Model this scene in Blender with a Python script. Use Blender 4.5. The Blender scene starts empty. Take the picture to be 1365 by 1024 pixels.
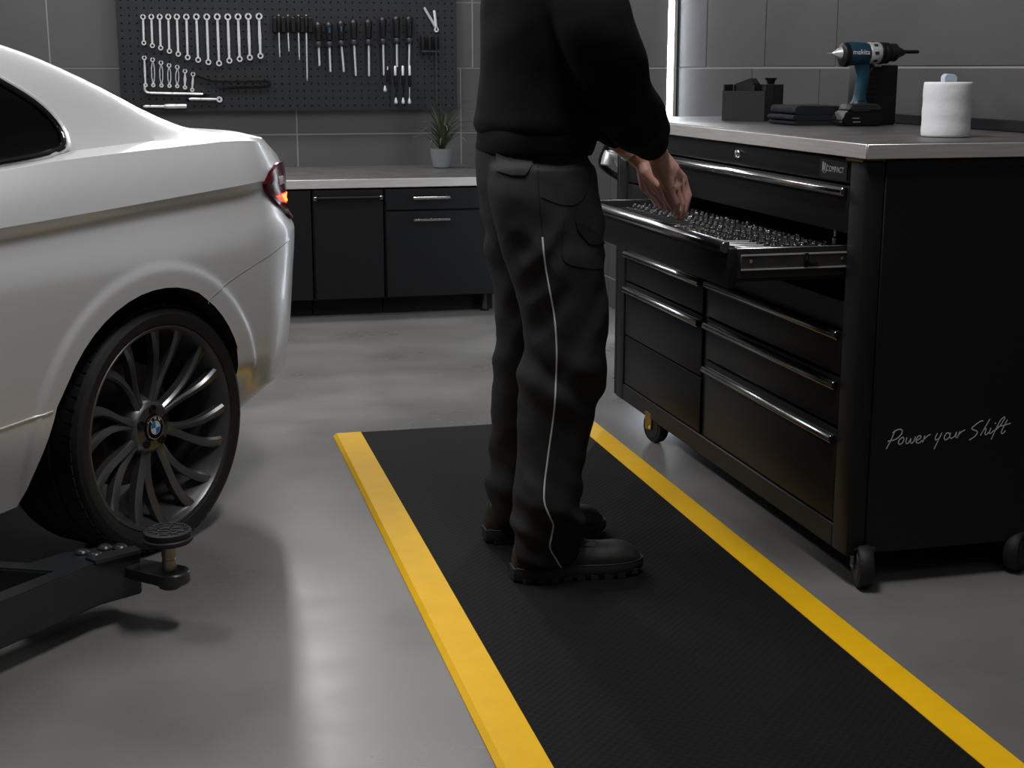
import bpy, bmesh, math, random
import numpy as np
from mathutils import Vector, Matrix, noise
from mathutils.bvhtree import BVHTree
R = math.radians
scene = bpy.context.scene
col = scene.collection
random.seed(7)

# ------------------------------------------------------------------ camera, world, lights, exposure
cam_d = bpy.data.cameras.new('camera'); cam = bpy.data.objects.new('camera', cam_d); col.objects.link(cam)
cam.location = (0, 0, 1.25); cam.rotation_euler = (R(90 - 12.49), 0, R(-13.87))
cam_d.lens = 50.0; cam_d.sensor_width = 36.0; cam_d.clip_start = .05
scene.camera = cam
vs = scene.view_settings
vs.view_transform = 'Standard'; vs.look = 'None'; vs.gamma = 1.0; vs.use_curve_mapping = False
vs.exposure = 0.0
scene.cycles.use_denoising = True
w = bpy.data.worlds.new('world'); scene.world = w; w.use_nodes = True
w.node_tree.nodes['Background'].inputs[0].default_value = (.9, .95, 1, 1)
w.node_tree.nodes['Background'].inputs[1].default_value = .06

def area(name, loc, rot, sx, sy, power, colr=(1, .99, .985)):
    l = bpy.data.lights.new(name, 'AREA'); l.shape = 'RECTANGLE'; l.size = sx; l.size_y = sy
    l.energy = power; l.color = colr
    o = bpy.data.objects.new(name, l); col.objects.link(o); o.location = loc; o.rotation_euler = rot
    return o
area('ceiling_panel_over_car', (-.9, 4.7, 2.93), (0, 0, 0), .35, 2.2, 66)
area('ceiling_panel_over_mat', (.75, 2.75, 2.93), (0, 0, 0), .30, 1.0, 39)
area('ceiling_panel_far', (.55, 7.45, 2.93), (0, 0, 0), 2.6, .25, 40)
area('wall_lamp_above_pegboard', (.74, 8.05, 2.33), (R(-62), 0, 0), .16, .5, 10)
area('ceiling_panel_near', (1.0, .3, 2.93), (0, 0, 0), .3, 1.3, 6)

# ------------------------------------------------------------------ materials
def mat(name, base, rough=.5, metal=0., bump=0., bscale=200., var=0., vscale=4., coat=0., emit=None, estr=0., spec=.5, detail=4., rvar=0., stretch=None):
    m = bpy.data.materials.new(name); m.use_nodes = True
    nt = m.node_tree; b = nt.nodes['Principled BSDF']
    b.inputs['Base Color'].default_value = (*base, 1); b.inputs['Roughness'].default_value = rough
    b.inputs['Metallic'].default_value = metal; b.inputs['Specular IOR Level'].default_value = spec
    b.inputs['Coat Weight'].default_value = coat; b.inputs['Coat Roughness'].default_value = .12
    tc = nt.nodes.new('ShaderNodeTexCoord'); src = tc.outputs['Object']
    if stretch:
        mp = nt.nodes.new('ShaderNodeMapping'); mp.inputs['Scale'].default_value = stretch
        nt.links.new(src, mp.inputs['Vector']); src = mp.outputs['Vector']
    if var or rvar:
        n = nt.nodes.new('ShaderNodeTexNoise'); n.inputs['Scale'].default_value = vscale; n.inputs['Detail'].default_value = detail
        nt.links.new(src, n.inputs['Vector'])
        if var:
            r = nt.nodes.new('ShaderNodeMapRange'); r.inputs[1].default_value = .3; r.inputs[2].default_value = .7
            r.inputs[3].default_value = 1 - var; r.inputs[4].default_value = 1 + var
            nt.links.new(n.outputs['Fac'], r.inputs[0])
            mx = nt.nodes.new('ShaderNodeMix'); mx.data_type = 'RGBA'; mx.blend_type = 'MULTIPLY'; mx.inputs[0].default_value = 1
            mx.inputs[6].default_value = (*base, 1)
            nt.links.new(r.outputs[0], mx.inputs[7]); nt.links.new(mx.outputs[2], b.inputs['Base Color'])
        if rvar:
            r2 = nt.nodes.new('ShaderNodeMapRange'); r2.inputs[1].default_value = .3; r2.inputs[2].default_value = .7
            r2.inputs[3].default_value = rough - rvar; r2.inputs[4].default_value = rough + rvar
            nt.links.new(n.outputs['Fac'], r2.inputs[0]); nt.links.new(r2.outputs[0], b.inputs['Roughness'])
    if bump:
        n2 = nt.nodes.new('ShaderNodeTexNoise'); n2.inputs['Scale'].default_value = bscale; n2.inputs['Detail'].default_value = 3
        bp = nt.nodes.new('ShaderNodeBump'); bp.inputs['Strength'].default_value = bump; bp.inputs['Distance'].default_value = .004
        nt.links.new(src, n2.inputs['Vector']); nt.links.new(n2.outputs['Fac'], bp.inputs['Height'])
        nt.links.new(bp.outputs['Normal'], b.inputs['Normal'])
    if emit:
        b.inputs['Emission Color'].default_value = (*emit, 1); b.inputs['Emission Strength'].default_value = estr
    return m
M = {}
M['concrete'] = mat('polished_concrete', (.185, .18, .174), .33, var=.20, vscale=1.6, detail=12, rvar=.10, bump=.02, bscale=25, spec=.5)
M['tile'] = mat('dark_stoneware_tile', (.102, .099, .100), .5, var=.10, vscale=2.2, detail=7, bump=.05, bscale=90)
M['grout'] = mat('pale_grout', (.36, .35, .34), .9, bump=.1, bscale=300)
M['ceiling'] = mat('grey_ceiling_paint', (.22, .22, .22), .9, var=.04)
M['steel'] = mat('brushed_steel_lit_edge', (.84, .81, .78), .42, .6, var=.08, vscale=9, stretch=(1, 1, 20))  # lightened base stands in for light caught by the worktop edges
M['steel_top'] = mat('brushed_steel_dim_top', (.165, .160, .156), .40, .55, var=.25, vscale=14, detail=6)  # same steel with a darkened base, standing in for duller light on top
M['chrome'] = mat('chrome', (.80, .80, .80), .16, 1., var=.05, vscale=40)
M['satin'] = mat('satin_tool_steel', (.78, .78, .79), .38, .55, var=.06, vscale=60)
M['handle'] = mat('dark_anodised_aluminium', (.34, .345, .36), .24, 1., var=.05, vscale=30)
M['cart'] = mat('black_powder_coat', (.0105, .0115, .0135), .48, bump=.015, bscale=700, var=.05, spec=.3)
M['cart2'] = mat('black_drawer_coat', (.0075, .008, .009), .46, bump=.012, bscale=700, var=.05, spec=.28)
M['cabinet'] = mat('black_cabinet_lacquer', (.0065, .007, .008), .5, var=.05, spec=.3)
M['dark'] = mat('near_black_plastic', (.006, .006, .006), .5, var=.05)
M['rubber'] = mat('black_rubber', (.009, .009, .0095), .62, bump=.12, bscale=160, var=.1, vscale=20)
M['yellow'] = mat('yellow_safety_vinyl', (.88, .50, .004), .5, bump=.05, bscale=120, var=.04, vscale=14, spec=.3)
M['paint'] = mat('pearl_white_car_paint', (.79, .795, .805), .38, .40, coat=.45, var=.015, vscale=300)
M['skirt'] = mat('grey_sill_paint', (.33, .335, .335), .35, .2, coat=.5, var=.02)
M['glass'] = mat('tinted_car_glass', (.004, .004, .0045), .04, var=.02, spec=.5)
M['gloss'] = mat('gloss_black_trim', (.008, .008, .008), .12, var=.03, coat=.4)
M['wheel'] = mat('gunmetal_alloy', (.17, .17, .175), .32, .8, var=.08, vscale=20)
M['wheel_edge'] = mat('machined_gunmetal', (.17, .17, .175), .28, .9, var=.05, vscale=30)
M['brake'] = mat('dull_brake_steel', (.09, .088, .085), .5, .8, var=.15, vscale=30)
M['caliper'] = mat('dark_brake_caliper', (.03, .012, .008), .5, var=.1)
M['lamp_dark'] = mat('dark_red_lens', (.085, .0025, .0025), .16, coat=.0, var=.05, vscale=30, spec=.12)
M['lamp_clear'] = mat('frosted_reflector', (.45, .30, .32), .3, .2, var=.1, vscale=50)
M['lamp_lit'] = mat('lit_red_lamp', (.8, .02, .005), .3, emit=(1, .03, .006), estr=1.5, var=.1, vscale=60)
M['lamp_hot'] = mat('lit_orange_bulb', (.9, .3, .1), .3, emit=(1, .22, .035), estr=2.8, var=.1, vscale=60)
M['lift'] = mat('dark_lift_paint', (.024, .027, .030), .33, var=.12, vscale=12, bump=.02, bscale=120)
M['brass'] = mat('zinc_plated_post', (.30, .26, .20), .35, .9, var=.1, vscale=30)
M['trouser'] = mat('charcoal_work_twill', (.0175, .0175, .0195), .8, bump=.10, bscale=500, var=.14, vscale=9, spec=.25)
M['trouser2'] = mat('black_work_twill', (.010, .010, .0112), .85, bump=.10, bscale=500, var=.14, vscale=9, spec=.25)
M['sweat'] = mat('black_cotton_fleece', (.0026, .0028, .0034), .92, bump=.12, bscale=350, var=.12, vscale=12, spec=.15)
M['rib'] = mat('black_ribbed_cuff', (.0022, .0024, .0028), .92, bump=.3, bscale=90, var=.1, stretch=(8, 8, 1), spec=.15)
M['piping'] = mat('reflective_piping', (.55, .55, .55), .5, var=.05)
M['boot'] = mat('worn_black_leather', (.026, .025, .024), .50, bump=.12, bscale=110, var=.35, vscale=30, detail=8)
M['sole'] = mat('black_boot_rubber', (.020, .019, .018), .7, bump=.1, bscale=100, var=.2, vscale=30)
M['skin'] = mat('light_skin', (.56, .30, .245), .48, bump=.14, bscale=190, var=.14, vscale=45, spec=.4)
M['hair'] = mat('short_brown_hair', (.035, .022, .014), .6, bump=.4, bscale=160, var=.2)
M['eye'] = mat('eye_white', (.6, .58, .56), .2, var=.02)
M['peg'] = mat('anthracite_pegboard', (.021, .0225, .026), .5, var=.06, vscale=5, bump=.02, bscale=300, spec=.3)
M['void'] = mat('black_backing', (.004, .004, .004), .9, var=.05)
M['grip'] = mat('black_tool_grip', (.006, .006, .0065), .42, var=.08, vscale=60, spec=.35)
M['collar'] = mat('grey_tool_collar', (.035, .035, .037), .45, var=.08)
M['blue_spot'] = mat('blue_grip_inlay', (.02, .09, .17), .4, var=.1, vscale=60)
M['blackmetal'] = mat('blackened_steel', (.008, .008, .008), .45, .6, var=.1, vscale=60)
M['pot'] = mat('pale_grey_ceramic', (.26, .28, .285), .5, var=.06, vscale=14)
M['soil'] = mat('dark_potting_soil', (.012, .009, .006), .95, bump=.6, bscale=200, var=.3, vscale=80)
M['leaf'] = mat('dusty_green_leaf', (.060, .078, .042), .5, var=.3, vscale=25)
M['leaf2'] = mat('pale_green_leaf', (.16, .18, .10), .5, var=.3, vscale=25)
M['paper'] = mat('white_kitchen_paper', (.92, .92, .95), .85, bump=.25, bscale=60, var=.02, vscale=30)
M['card'] = mat('pale_blue_plastic', (.50, .58, .68), .4, var=.05)
M['teal'] = mat('teal_drill_plastic', (.008, .050, .082), .42, var=.12, vscale=40)
M['lettering'] = mat('white_lettering', (.75, .75, .75), .5, var=.03)
M['greyletter'] = mat('grey_lettering', (.35, .35, .35), .5, var=.05)
M['navy'] = mat('navy_microfibre', (.0075, .0095, .016), .9, bump=.4, bscale=260, var=.2, vscale=40)
M['socket'] = mat('socket_chrome', (.42, .42, .43), .24, 1., var=.1, vscale=60)
M['foam'] = mat('black_tool_foam', (.007, .007, .0075), .75, bump=.1, bscale=200, var=.1)
M['tray'] = mat('dark_grey_plastic', (.022, .022, .024), .5, var=.06, vscale=20)
M['gold'] = mat('brass_corner', (.34, .25, .10), .45, .7, var=.1)
M['led'] = mat('white_led_tube', (.9, .95, 1), .4, emit=(.86, .93, 1), estr=28., var=.01)
M['bmw_blue'] = mat('roundel_blue', (.03, .16, .42), .3, var=.04)
M['bmw_white'] = mat('roundel_white', (.62, .64, .66), .3, var=.04)

# rubber mat gets small diamond studs (fine relief only)
nt = M['rubber_mat'] = mat('studded_black_rubber', (.0060, .0060, .0063), .70, var=.12, vscale=6, spec=.14)
def _stud(m):
    nt = m.node_tree; b = nt.nodes['Principled BSDF']; tc = nt.nodes.new('ShaderNodeTexCoord')
    mp = nt.nodes.new('ShaderNodeMapping'); mp.inputs['Rotation'].default_value = (0, 0, R(45)); mp.inputs['Scale'].default_value = (62, 62, 62)
    v = nt.nodes.new('ShaderNodeTexVoronoi'); v.inputs['Randomness'].default_value = .0; v.inputs['Scale'].default_value = 1
    bp = nt.nodes.new('ShaderNodeBump'); bp.inputs['Strength'].default_value = .5; bp.inputs['Distance'].default_value = .004; bp.invert = True
    nt.links.new(tc.outputs['Object'], mp.inputs[0]); nt.links.new(mp.outputs[0], v.inputs['Vector'])
    nt.links.new(v.outputs['Distance'], bp.inputs['Height']); nt.links.new(bp.outputs['Normal'], b.inputs['Normal'])
_stud(M['rubber_mat'])

# ------------------------------------------------------------------ helpers
W = {}                                   # world matrices of parents, by object name
def finish(me, smooth):
    if smooth:
        for p in me.polygons: p.use_smooth = True
        me.set_sharp_from_angle(angle=R(smooth))
def link(name, me, parent=None):
    o = bpy.data.objects.new(name, me); col.objects.link(o)
    if parent is not None:
        o.parent = parent; W[o.name] = W[parent.name].copy()
    else:
        W[o.name] = Matrix()
    return o
def obj(name, bm, m, parent=None, smooth=40, label=None, fixn=True):
    """bm is in world coordinates; a child is stored in its parent's frame"""
    if fixn: bmesh.ops.recalc_face_normals(bm, faces=bm.faces)
    if parent is not None: bm.transform(W[parent.name].inverted())
    me = bpy.data.meshes.new(name); bm.to_mesh(me); bm.free()
    for k in (m if isinstance(m, (list, tuple)) else [m]): me.materials.append(M[k] if isinstance(k, str) else k)
    finish(me, smooth)
    o = link(name, me, parent)
    if label: o['label'] = label
    return o
def rebase(o, loc):
    """move the origin of a top-level mesh to loc"""
    o.data.transform(Matrix.Translation(-Vector(loc))); o.location = loc; W[o.name] = Matrix.Translation(loc)
    return o
def thing(name, label, cat, loc=(0, 0, 0), rotz=0., group=None):
    o = bpy.data.objects.new(name, None); o.empty_display_size = .05; col.objects.link(o)
    o.location = loc; o.rotation_euler = (0, 0, rotz)
    W[o.name] = Matrix.Translation(loc) @ Matrix.Rotation(rotz, 4, 'Z')
    return tag(o, label, cat, group)
def tag(o, label, cat, group=None):
    o['label'] = label; o['category'] = cat
    if group: o['group'] = group
    return o
def struct(o): o['kind'] = 'structure'; return o
def dup(root, loc, label=None):
    r = root.copy(); col.objects.link(r); r.location = loc; W[r.name] = Matrix.Translation(loc)
    if label: r['label'] = label
    for ch in list(root.children):
        c = ch.copy(); col.objects.link(c); c.parent = r
        for g in list(ch.children):
            d = g.copy(); col.objects.link(d); d.parent = c
    return r
def BM(): return bmesh.new()
def box(bm, lo, hi, bev=0., seg=1):
    lo = Vector(lo); hi = Vector(hi); c = (lo + hi) / 2; s = hi - lo
    r = bmesh.ops.create_cube(bm, size=1, matrix=Matrix.Translation(c) @ Matrix.Diagonal((*s, 1)))
    if bev:
        e = list({e for v in r['verts'] for e in v.link_edges})
        bmesh.ops.bevel(bm, geom=e, offset=bev, segments=seg, affect='EDGES', profile=.5)
    return bm
def obox(bm, c, ax, ay, az, bev=0.):
    """oriented box, half-vectors ax ay az"""
    m = Matrix((( *ax, 0), (*ay, 0), (*az, 0), (0, 0, 0, 1))).transposed()
    m = Matrix.Translation(c) @ m
    r = bmesh.ops.create_cube(bm, size=2, matrix=m)
    if bev:
        e = list({e for v in r['verts'] for e in v.link_edges})
        bmesh.ops.bevel(bm, geom=e, offset=bev, segments=1, affect='EDGES')
    return bm
def rings(bm, rs, cap=True, closed=False):
    n = len(rs[0]); vv = [[bm.verts.new(p) for p in r] for r in rs]
    k = len(vv)
    for i in range(k if closed else k - 1):
        a, b = vv[i], vv[(i + 1) % k]
        for j in range(n): bm.faces.new((a[j], a[(j + 1) % n], b[(j + 1) % n], b[j]))
    if cap and not closed:
        bm.faces.new(vv[0][::-1]); bm.faces.new(vv[-1])
    return vv
def tube(bm, pts, r, n=8, cap=True, closed=False, flat=None):
    pts = [Vector(p) for p in pts]; k = len(pts)
    rr = r if isinstance(r, (list, tuple)) else [r] * k
    out = []; up = None
    for i, p in enumerate(pts):
        if closed: t = pts[(i + 1) % k] - pts[i - 1]
        else: t = pts[min(i + 1, k - 1)] - pts[max(i - 1, 0)]
        t = t.normalized() if t.length > 1e-9 else Vector((0, 0, 1))
        if up is None:
            up = Vector((0, 0, 1)) if abs(t.z) < .9 else Vector((0, 1, 0))
        a = (up - t * up.dot(t)); a = a.normalized() if a.length > 1e-6 else t.orthogonal().normalized()
        b = t.cross(a); up = a
        fa, fb = flat if flat else (1, 1)
        out.append([p + rr[i] * (fa * math.cos(2 * math.pi * j / n) * a + fb * math.sin(2 * math.pi * j / n) * b) for j in range(n)])
    return rings(bm, out, cap, closed)
def lathe(bm, prof, o, axis='Z', n=24, cap=True):
    o = Vector(o); ax = {'X': (Vector((0, 1, 0)), Vector((0, 0, 1)), Vector((1, 0, 0))),
                         'Y': (Vector((1, 0, 0)), Vector((0, 0, 1)), Vector((0, 1, 0))),
                         'Z': (Vector((1, 0, 0)), Vector((0, 1, 0)), Vector((0, 0, 1)))}[axis]
    return rings(bm, [[o + ax[2] * h + r * (math.cos(2 * math.pi * j / n) * ax[0] + math.sin(2 * math.pi * j / n) * ax[1]) for j in range(n)] for r, h in prof], cap)
def prism(bm, poly, f0, f1):
    """poly 2-D, f0/f1 map (u,v) to the two faces"""
    a = [bm.verts.new(f0(*p)) for p in poly]; b = [bm.verts.new(f1(*p)) for p in poly]; n = len(poly)
    bm.faces.new(a[::-1]); bm.faces.new(b)
    for i in range(n): bm.faces.new((a[i], a[(i + 1) % n], b[(i + 1) % n], b[i]))
    return bm
def catmull(pts, k=6):
    pts = [Vector(p) for p in pts]; out = []
    for i in range(len(pts) - 1):
        p0 = pts[max(i - 1, 0)]; p1 = pts[i]; p2 = pts[i + 1]; p3 = pts[min(i + 2, len(pts) - 1)]
        for j in range(k):
            t = j / k
            out.append(.5 * ((2 * p1) + (p2 - p0) * t + (2 * p0 - 5 * p1 + 4 * p2 - p3) * t * t + (3 * p1 - p0 - 3 * p2 + p3) * t ** 3))
    out.append(pts[-1]); return out
def pchip(x, y, q):
    x = np.asarray(x, float); y = np.asarray(y, float); h = np.diff(x); d = np.diff(y) / h
    m = np.zeros_like(y); m[0] = d[0]; m[-1] = d[-1]
    for i in range(1, len(x) - 1):
        if d[i - 1] * d[i] > 0:
            w1 = 2 * h[i] + h[i - 1]; w2 = h[i] + 2 * h[i - 1]; m[i] = (w1 + w2) / (w1 / d[i - 1] + w2 / d[i])
    q = np.clip(np.asarray(q, float), x[0], x[-1]); k = np.clip(np.searchsorted(x, q, side='right') - 1, 0, len(x) - 2)
    t = (q - x[k]) / h[k]
    return (1 + 2 * t) * (1 - t) ** 2 * y[k] + t * (1 - t) ** 2 * h[k] * m[k] + t * t * (3 - 2 * t) * y[k + 1] + t * t * (t - 1) * h[k] * m[k + 1]
def text(name, s, size, mtx, m, parent, depth=.0006, shear=0., sx=1.):
    c = bpy.data.curves.new(name, 'FONT'); c.body = s; c.size = size; c.extrude = depth; c.shear = shear; c.align_x = 'CENTER'; c.align_y = 'CENTER'
    t = bpy.data.objects.new('tmp', c); col.objects.link(t)
    dg = bpy.context.evaluated_depsgraph_get(); me = bpy.data.meshes.new_from_object(t.evaluated_get(dg))
    bpy.data.objects.remove(t); bpy.data.curves.remove(c)
    me.transform(W[parent.name].inverted() @ mtx @ Matrix.Diagonal((sx, 1, 1, 1))); me.materials.clear(); me.materials.append(M[m]); me.name = name
    return link(name, me, parent)
def remesh(bm, voxel, smooth_it=6):
    """several overlapping closed volumes -> one continuous surface"""
    me = bpy.data.meshes.new('tmp'); bm.to_mesh(me); bm.free()
    o = bpy.data.objects.new('tmp', me); col.objects.link(o)
    md = o.modifiers.new('r', 'REMESH'); md.mode = 'VOXEL'; md.voxel_size = voxel
    if smooth_it:
        sm = o.modifiers.new('s', 'SMOOTH'); sm.factor = .5; sm.iterations = smooth_it
    dg = bpy.context.evaluated_depsgraph_get(); out = bpy.data.meshes.new_from_object(o.evaluated_get(dg))
    bpy.data.objects.remove(o); bpy.data.meshes.remove(me)
    b2 = bmesh.new(); b2.from_mesh(out); bpy.data.meshes.remove(out)
    return b2
# ------------------------------------------------------------------ the room
XW, YW, ZC = 2.33, 8.2, 3.0
b = BM(); box(b, (-4.2, -2.5, -.1), (XW + .1, YW + .1, 0)); struct(obj('floor', b, 'concrete', smooth=0))
b = BM(); box(b, (-4.2, -2.5, ZC), (XW + .1, YW + .1, ZC + .1)); struct(obj('ceiling', b, 'ceiling', smooth=0))
b = BM(); box(b, (-4.2, YW, 0), (XW + .1, YW + .1, ZC)); wall_back = struct(obj('wall_back', b, 'grout', smooth=0))
b = BM(); box(b, (XW, -2.5, 0), (XW + .1, YW, ZC)); wall_right = struct(obj('wall_right', b, 'grout', smooth=0))
b = BM(); box(b, (-4.3, -2.5, 0), (-4.2, YW, ZC)); struct(obj('wall_left', b, 'ceiling', smooth=0))

J = .004
zs = [0.0, .158, .524, .890, 1.256, 1.622, 1.988, 2.354, 2.72, 3.0]
tile_cache = {}
def tile(parent, a0, a1, z0, z1, wall):
    key = (wall, round(a1 - a0, 3), round(z1 - z0, 3))
    c = ((a0 + a1) / 2, (z0 + z1) / 2)
    if key not in tile_cache:
        bm = BM(); hx = (a1 - a0) / 2 - J; hz = (z1 - z0) / 2 - J
        if wall == 'back': box(bm, (-hx, -.004, -hz), (hx, 0, hz), .001)
        else: box(bm, (-.004, -hx, -hz), (0, hx, hz), .001)
        me = bpy.data.meshes.new('tile'); bm.to_mesh(me); bm.free(); me.materials.append(M['tile']); tile_cache[key] = me
    o = link('tile', tile_cache[key], parent)
    o.location = (c[0], YW, c[1]) if wall == 'back' else (XW, c[0], c[1])
for i in range(len(zs) - 1):
    z0, z1 = zs[i], zs[i + 1]
    js = [XW, 1.72, .775, -.17, -1.115, -2.06, -3.0, -4.2] if z1 < 1.3 else [XW, 1.79, .63, -.53, -1.69, -2.85, -4.2]
    for k in range(len(js) - 1): tile(wall_back, js[k + 1], js[k], z0, z1, 'back')
    js = [8.19, 7.25, 6.31, 5.42, 4.81, 3.45, 2.25, 1.05, -.15, -1.35, -2.5] if z1 < 1.3 else [8.19, 7.1, 5.92, 5.30, 4.69, 3.5, 2.3, 1.1, -.1, -1.3, -2.5]
    for k in range(len(js) - 1): tile(wall_right, js[k + 1], js[k], z0, z1, 'right')

# led strip standing on the right wall, beyond the cart
led = thing('led_strip', 'vertical white glowing LED strip on the tiled wall beside the tool cart', 'light', (XW - .008, 6.30, 0))
b = BM(); box(b, (XW - .024, 6.268, .02), (XW - .0085, 6.335, 2.9), .002); obj('channel', b, 'lettering', led)
b = BM(); box(b, (XW - .034, 6.277, .03), (XW - .0245, 6.327, 2.89), .004, 2); obj('diffuser', b, 'led', led)

# ------------------------------------------------------------------ floor mat with yellow edges
mt = thing('floor_mat', 'long black studded rubber mat with yellow borders under the person', 'mat', (1.015, 2.7, 0))
Y0, Y1 = .3, 4.80
b = BM(); box(b, (.640, Y0, .0005), (1.402, Y1, .012), .001); obj('rubber_sheet', b, 'rubber_mat', mt)
def strip(x0, x1, y1a, y1b):
    bm = BM(); prof = [(x0, .0), (x0, .003), (x0 + (.012 if x1 > x0 else -.012), .0125), (x1, .0135), (x1, .0)]
    rs = [[Vector((x, y, z)) for x, z in prof] for y in (Y0, (y1a if True else 0))]
    rings(bm, rs); return bm
obj('yellow_border', strip(.545, .641, Y1, Y1), 'yellow', mt, smooth=0)
obj('yellow_border', strip(1.490, 1.401, Y1, Y1), 'yellow', mt, smooth=0)

# ------------------------------------------------------------------ back counter and cabinets
YF = 7.22
wt = thing('worktop', 'long stainless steel worktop over the black cabinets below the pegboard', 'worktop', (-.2, 7.7, .665))
b = BM(); box(b, (-2.2, 7.2, .662), (1.74, 8.194, .71), .004, 2); obj('steel_slab', b, 'steel_top', wt)
b = BM(); box(b, (-2.2, 7.1925, .664), (1.74, 7.1995, .708), .002); obj('front_edge', b, 'steel', wt)

def bar_handle(parent, x0, x1, z, y, r=.007, m='chrome', name='handle'):
    bm = BM(); tube(bm, [(x0, y - .028, z), (x1, y - .028, z)], r, 10)
    for x in (x0 + .012, x1 - .012): tube(bm, [(x, y - .028, z), (x, y + .001, z)], r * .8, 8)
    return obj(name, bm, m, parent)
def carcass(root, x0, x1, feet=True):
    bm = BM(); box(bm, (x0, YF, .095), (x1, 8.10, .655), .002); obj('carcass', bm, 'cabinet', root)
    bm = BM(); box(bm, (x0 + .002, YF + .10, .002), (x1 - .002, YF + .13, .0945)); obj('shade_panel', bm, 'void', root)  # added black panel stands in for the deep shade under the cabinet
    if feet:
        for fx in (x1 - .055,):
            for fy in (YF + .05, 8.0):
                bm = BM(); lathe(bm, [(.022, .0), (.024, .004), (.024, .02), (.019, .026), (.019, .0945)], (fx, fy, 0), n=16); obj('leg', bm, 'cart', root)
cab = thing('cabinet', 'black lacquer cabinet with black bar handle, half hidden behind the car tail', 'cabinet', (.925, 7.6, 0))
carcass(cab, .745, 1.108, False)
b = BM(); box(b, (.752, YF - .019, .10), (1.102, YF - .001, .655), .002); d = obj('door', b, 'cabinet', cab)
bar_handle(d, .757, 1.090, .615, YF - .019, .008, 'blackmetal')
for x in (.757, 1.090):
    b = BM(); box(b, (x - .009, YF - .054, .606), (x + .009, YF - .0395, .624), .003); obj('handle_cap', b, 'chrome', d, label='chrome handle end cap')
cab2 = thing('cabinet', 'black drawer cabinet with two chrome bar handles below the potted plant', 'cabinet', (1.42, 7.6, 0))
carcass(cab2, 1.112, 1.70)
b = BM(); box(b, (1.117, YF - .019, .548), (1.695, YF - .001, .655), .002); d = obj('drawer', b, 'cabinet', cab2); bar_handle(d, 1.255, 1.445, .608, YF - .019)
b = BM(); box(b, (1.117, YF - .019, .10), (1.695, YF - .001, .540), .002); d = obj('drawer', b, 'cabinet', cab2); bar_handle(d, 1.255, 1.445, .497, YF - .019)
cab3 = thing('cabinet', 'plain black cabinet at the far left, mostly hidden by the white car', 'cabinet', (.35, 7.6, 0))
carcass(cab3, -.05, .741, False)
for x0, x1 in ((-.045, .34), (.345, .60), (.605, .737)):
    b = BM(); box(b, (x0, YF - .019, .10), (x1, YF - .001, .655), .002); obj('door', b, 'cabinet', cab3)

# ------------------------------------------------------------------ pegboard
YP = 8.135
pb = thing('pegboard', 'large dark grey perforated tool board on the back tiled wall', 'pegboard', (.756, 8.16, 1.03))
PX0, PX1, PZ0, PZ1 = -.167, 1.679, 1.03, 1.83
b = BM(); nx, nz = 46, 20; cx, cz = (PX1 - PX0) / nx, (PZ1 - PZ0) / nz; hr = .0042
grid = [[b.verts.new((PX0 + i * cx, YP, PZ0 + k * cz)) for k in range(nz + 1)] for i in range(nx + 1)]
for i in range(nx):
    for k in range(nz):
        c = [grid[i][k], grid[i + 1][k], grid[i + 1][k + 1], grid[i][k + 1]]
        mx, mz = PX0 + (i + .5) * cx, PZ0 + (k + .5) * cz
        h = [b.verts.new((mx + hr * u, YP, mz + hr * v)) for u, v in ((-1, -1), (1, -1), (1, 1), (-1, 1))]
        q = [b.verts.new((mx + hr * u, YP + .006, mz + hr * v)) for u, v in ((-1, -1), (1, -1), (1, 1), (-1, 1))]
        for e in range(4):
            b.faces.new((c[e], c[(e + 1) % 4], h[(e + 1) % 4], h[e])); b.faces.new((h[e], h[(e + 1) % 4], q[(e + 1) % 4], q[e]))
obj('perforated_panel', b, 'peg', pb, smooth=0, fixn=False)
b = BM(); box(b, (PX0, YP + .0061, PZ0), (PX1, YP + .012, PZ1)); obj('backing', b, 'void', pb)
for lo, hi in (((PX0 - .004, YP - .001, PZ0 - .006), (PX1 + .004, YW - .009, PZ0)), ((PX0 - .006, YP - .001, PZ0), (PX0, YW - .009, PZ1)), ((PX1, YP - .001, PZ0), (PX1 + .006, YW - .009, PZ1)), ((PX0 - .004, YP - .001, PZ1), (PX1 + .004, YW - .009, PZ1 + .006))):
    b = BM(); box(b, lo, hi); obj('rim', b, 'peg', pb)

# ------------------------------------------------------------------ tools on the board
YT = YP - .012
def ring_head(bm, c, ro, ri, th, n=16):
    """flat annulus facing the room (-Y)"""
    x, z = c; rs = []
    for r, y in ((ro, -th / 2), (ro, th / 2), (ri, th / 2), (ri, -th / 2)):
        rs.append([Vector((x + r * math.cos(2 * math.pi * j / n), YT + y, z + r * math.sin(2 * math.pi * j / n))) for j in range(n)])
    rings(bm, rs, closed=True)
def jaw_head(bm, c, ro, th, up):
    x, z = c; pts = []
    for a in range(50, 311, 20): pts.append((ro * math.cos(R(a)), ro * math.sin(R(a))))
    for a in range(300, 59, -40): pts.append((.5 * ro * math.cos(R(a)), .5 * ro * math.sin(R(a))))
    ang = R(90 if up else -90) ; ca, sa = math.cos(ang), math.sin(ang)
    poly = [(x + u * ca - v * sa, z + u * sa + v * ca) for u, v in pts]
    prism(bm, poly, lambda u, v: (u, YT - th / 2, v), lambda u, v: (u, YT + th / 2, v))
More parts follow.
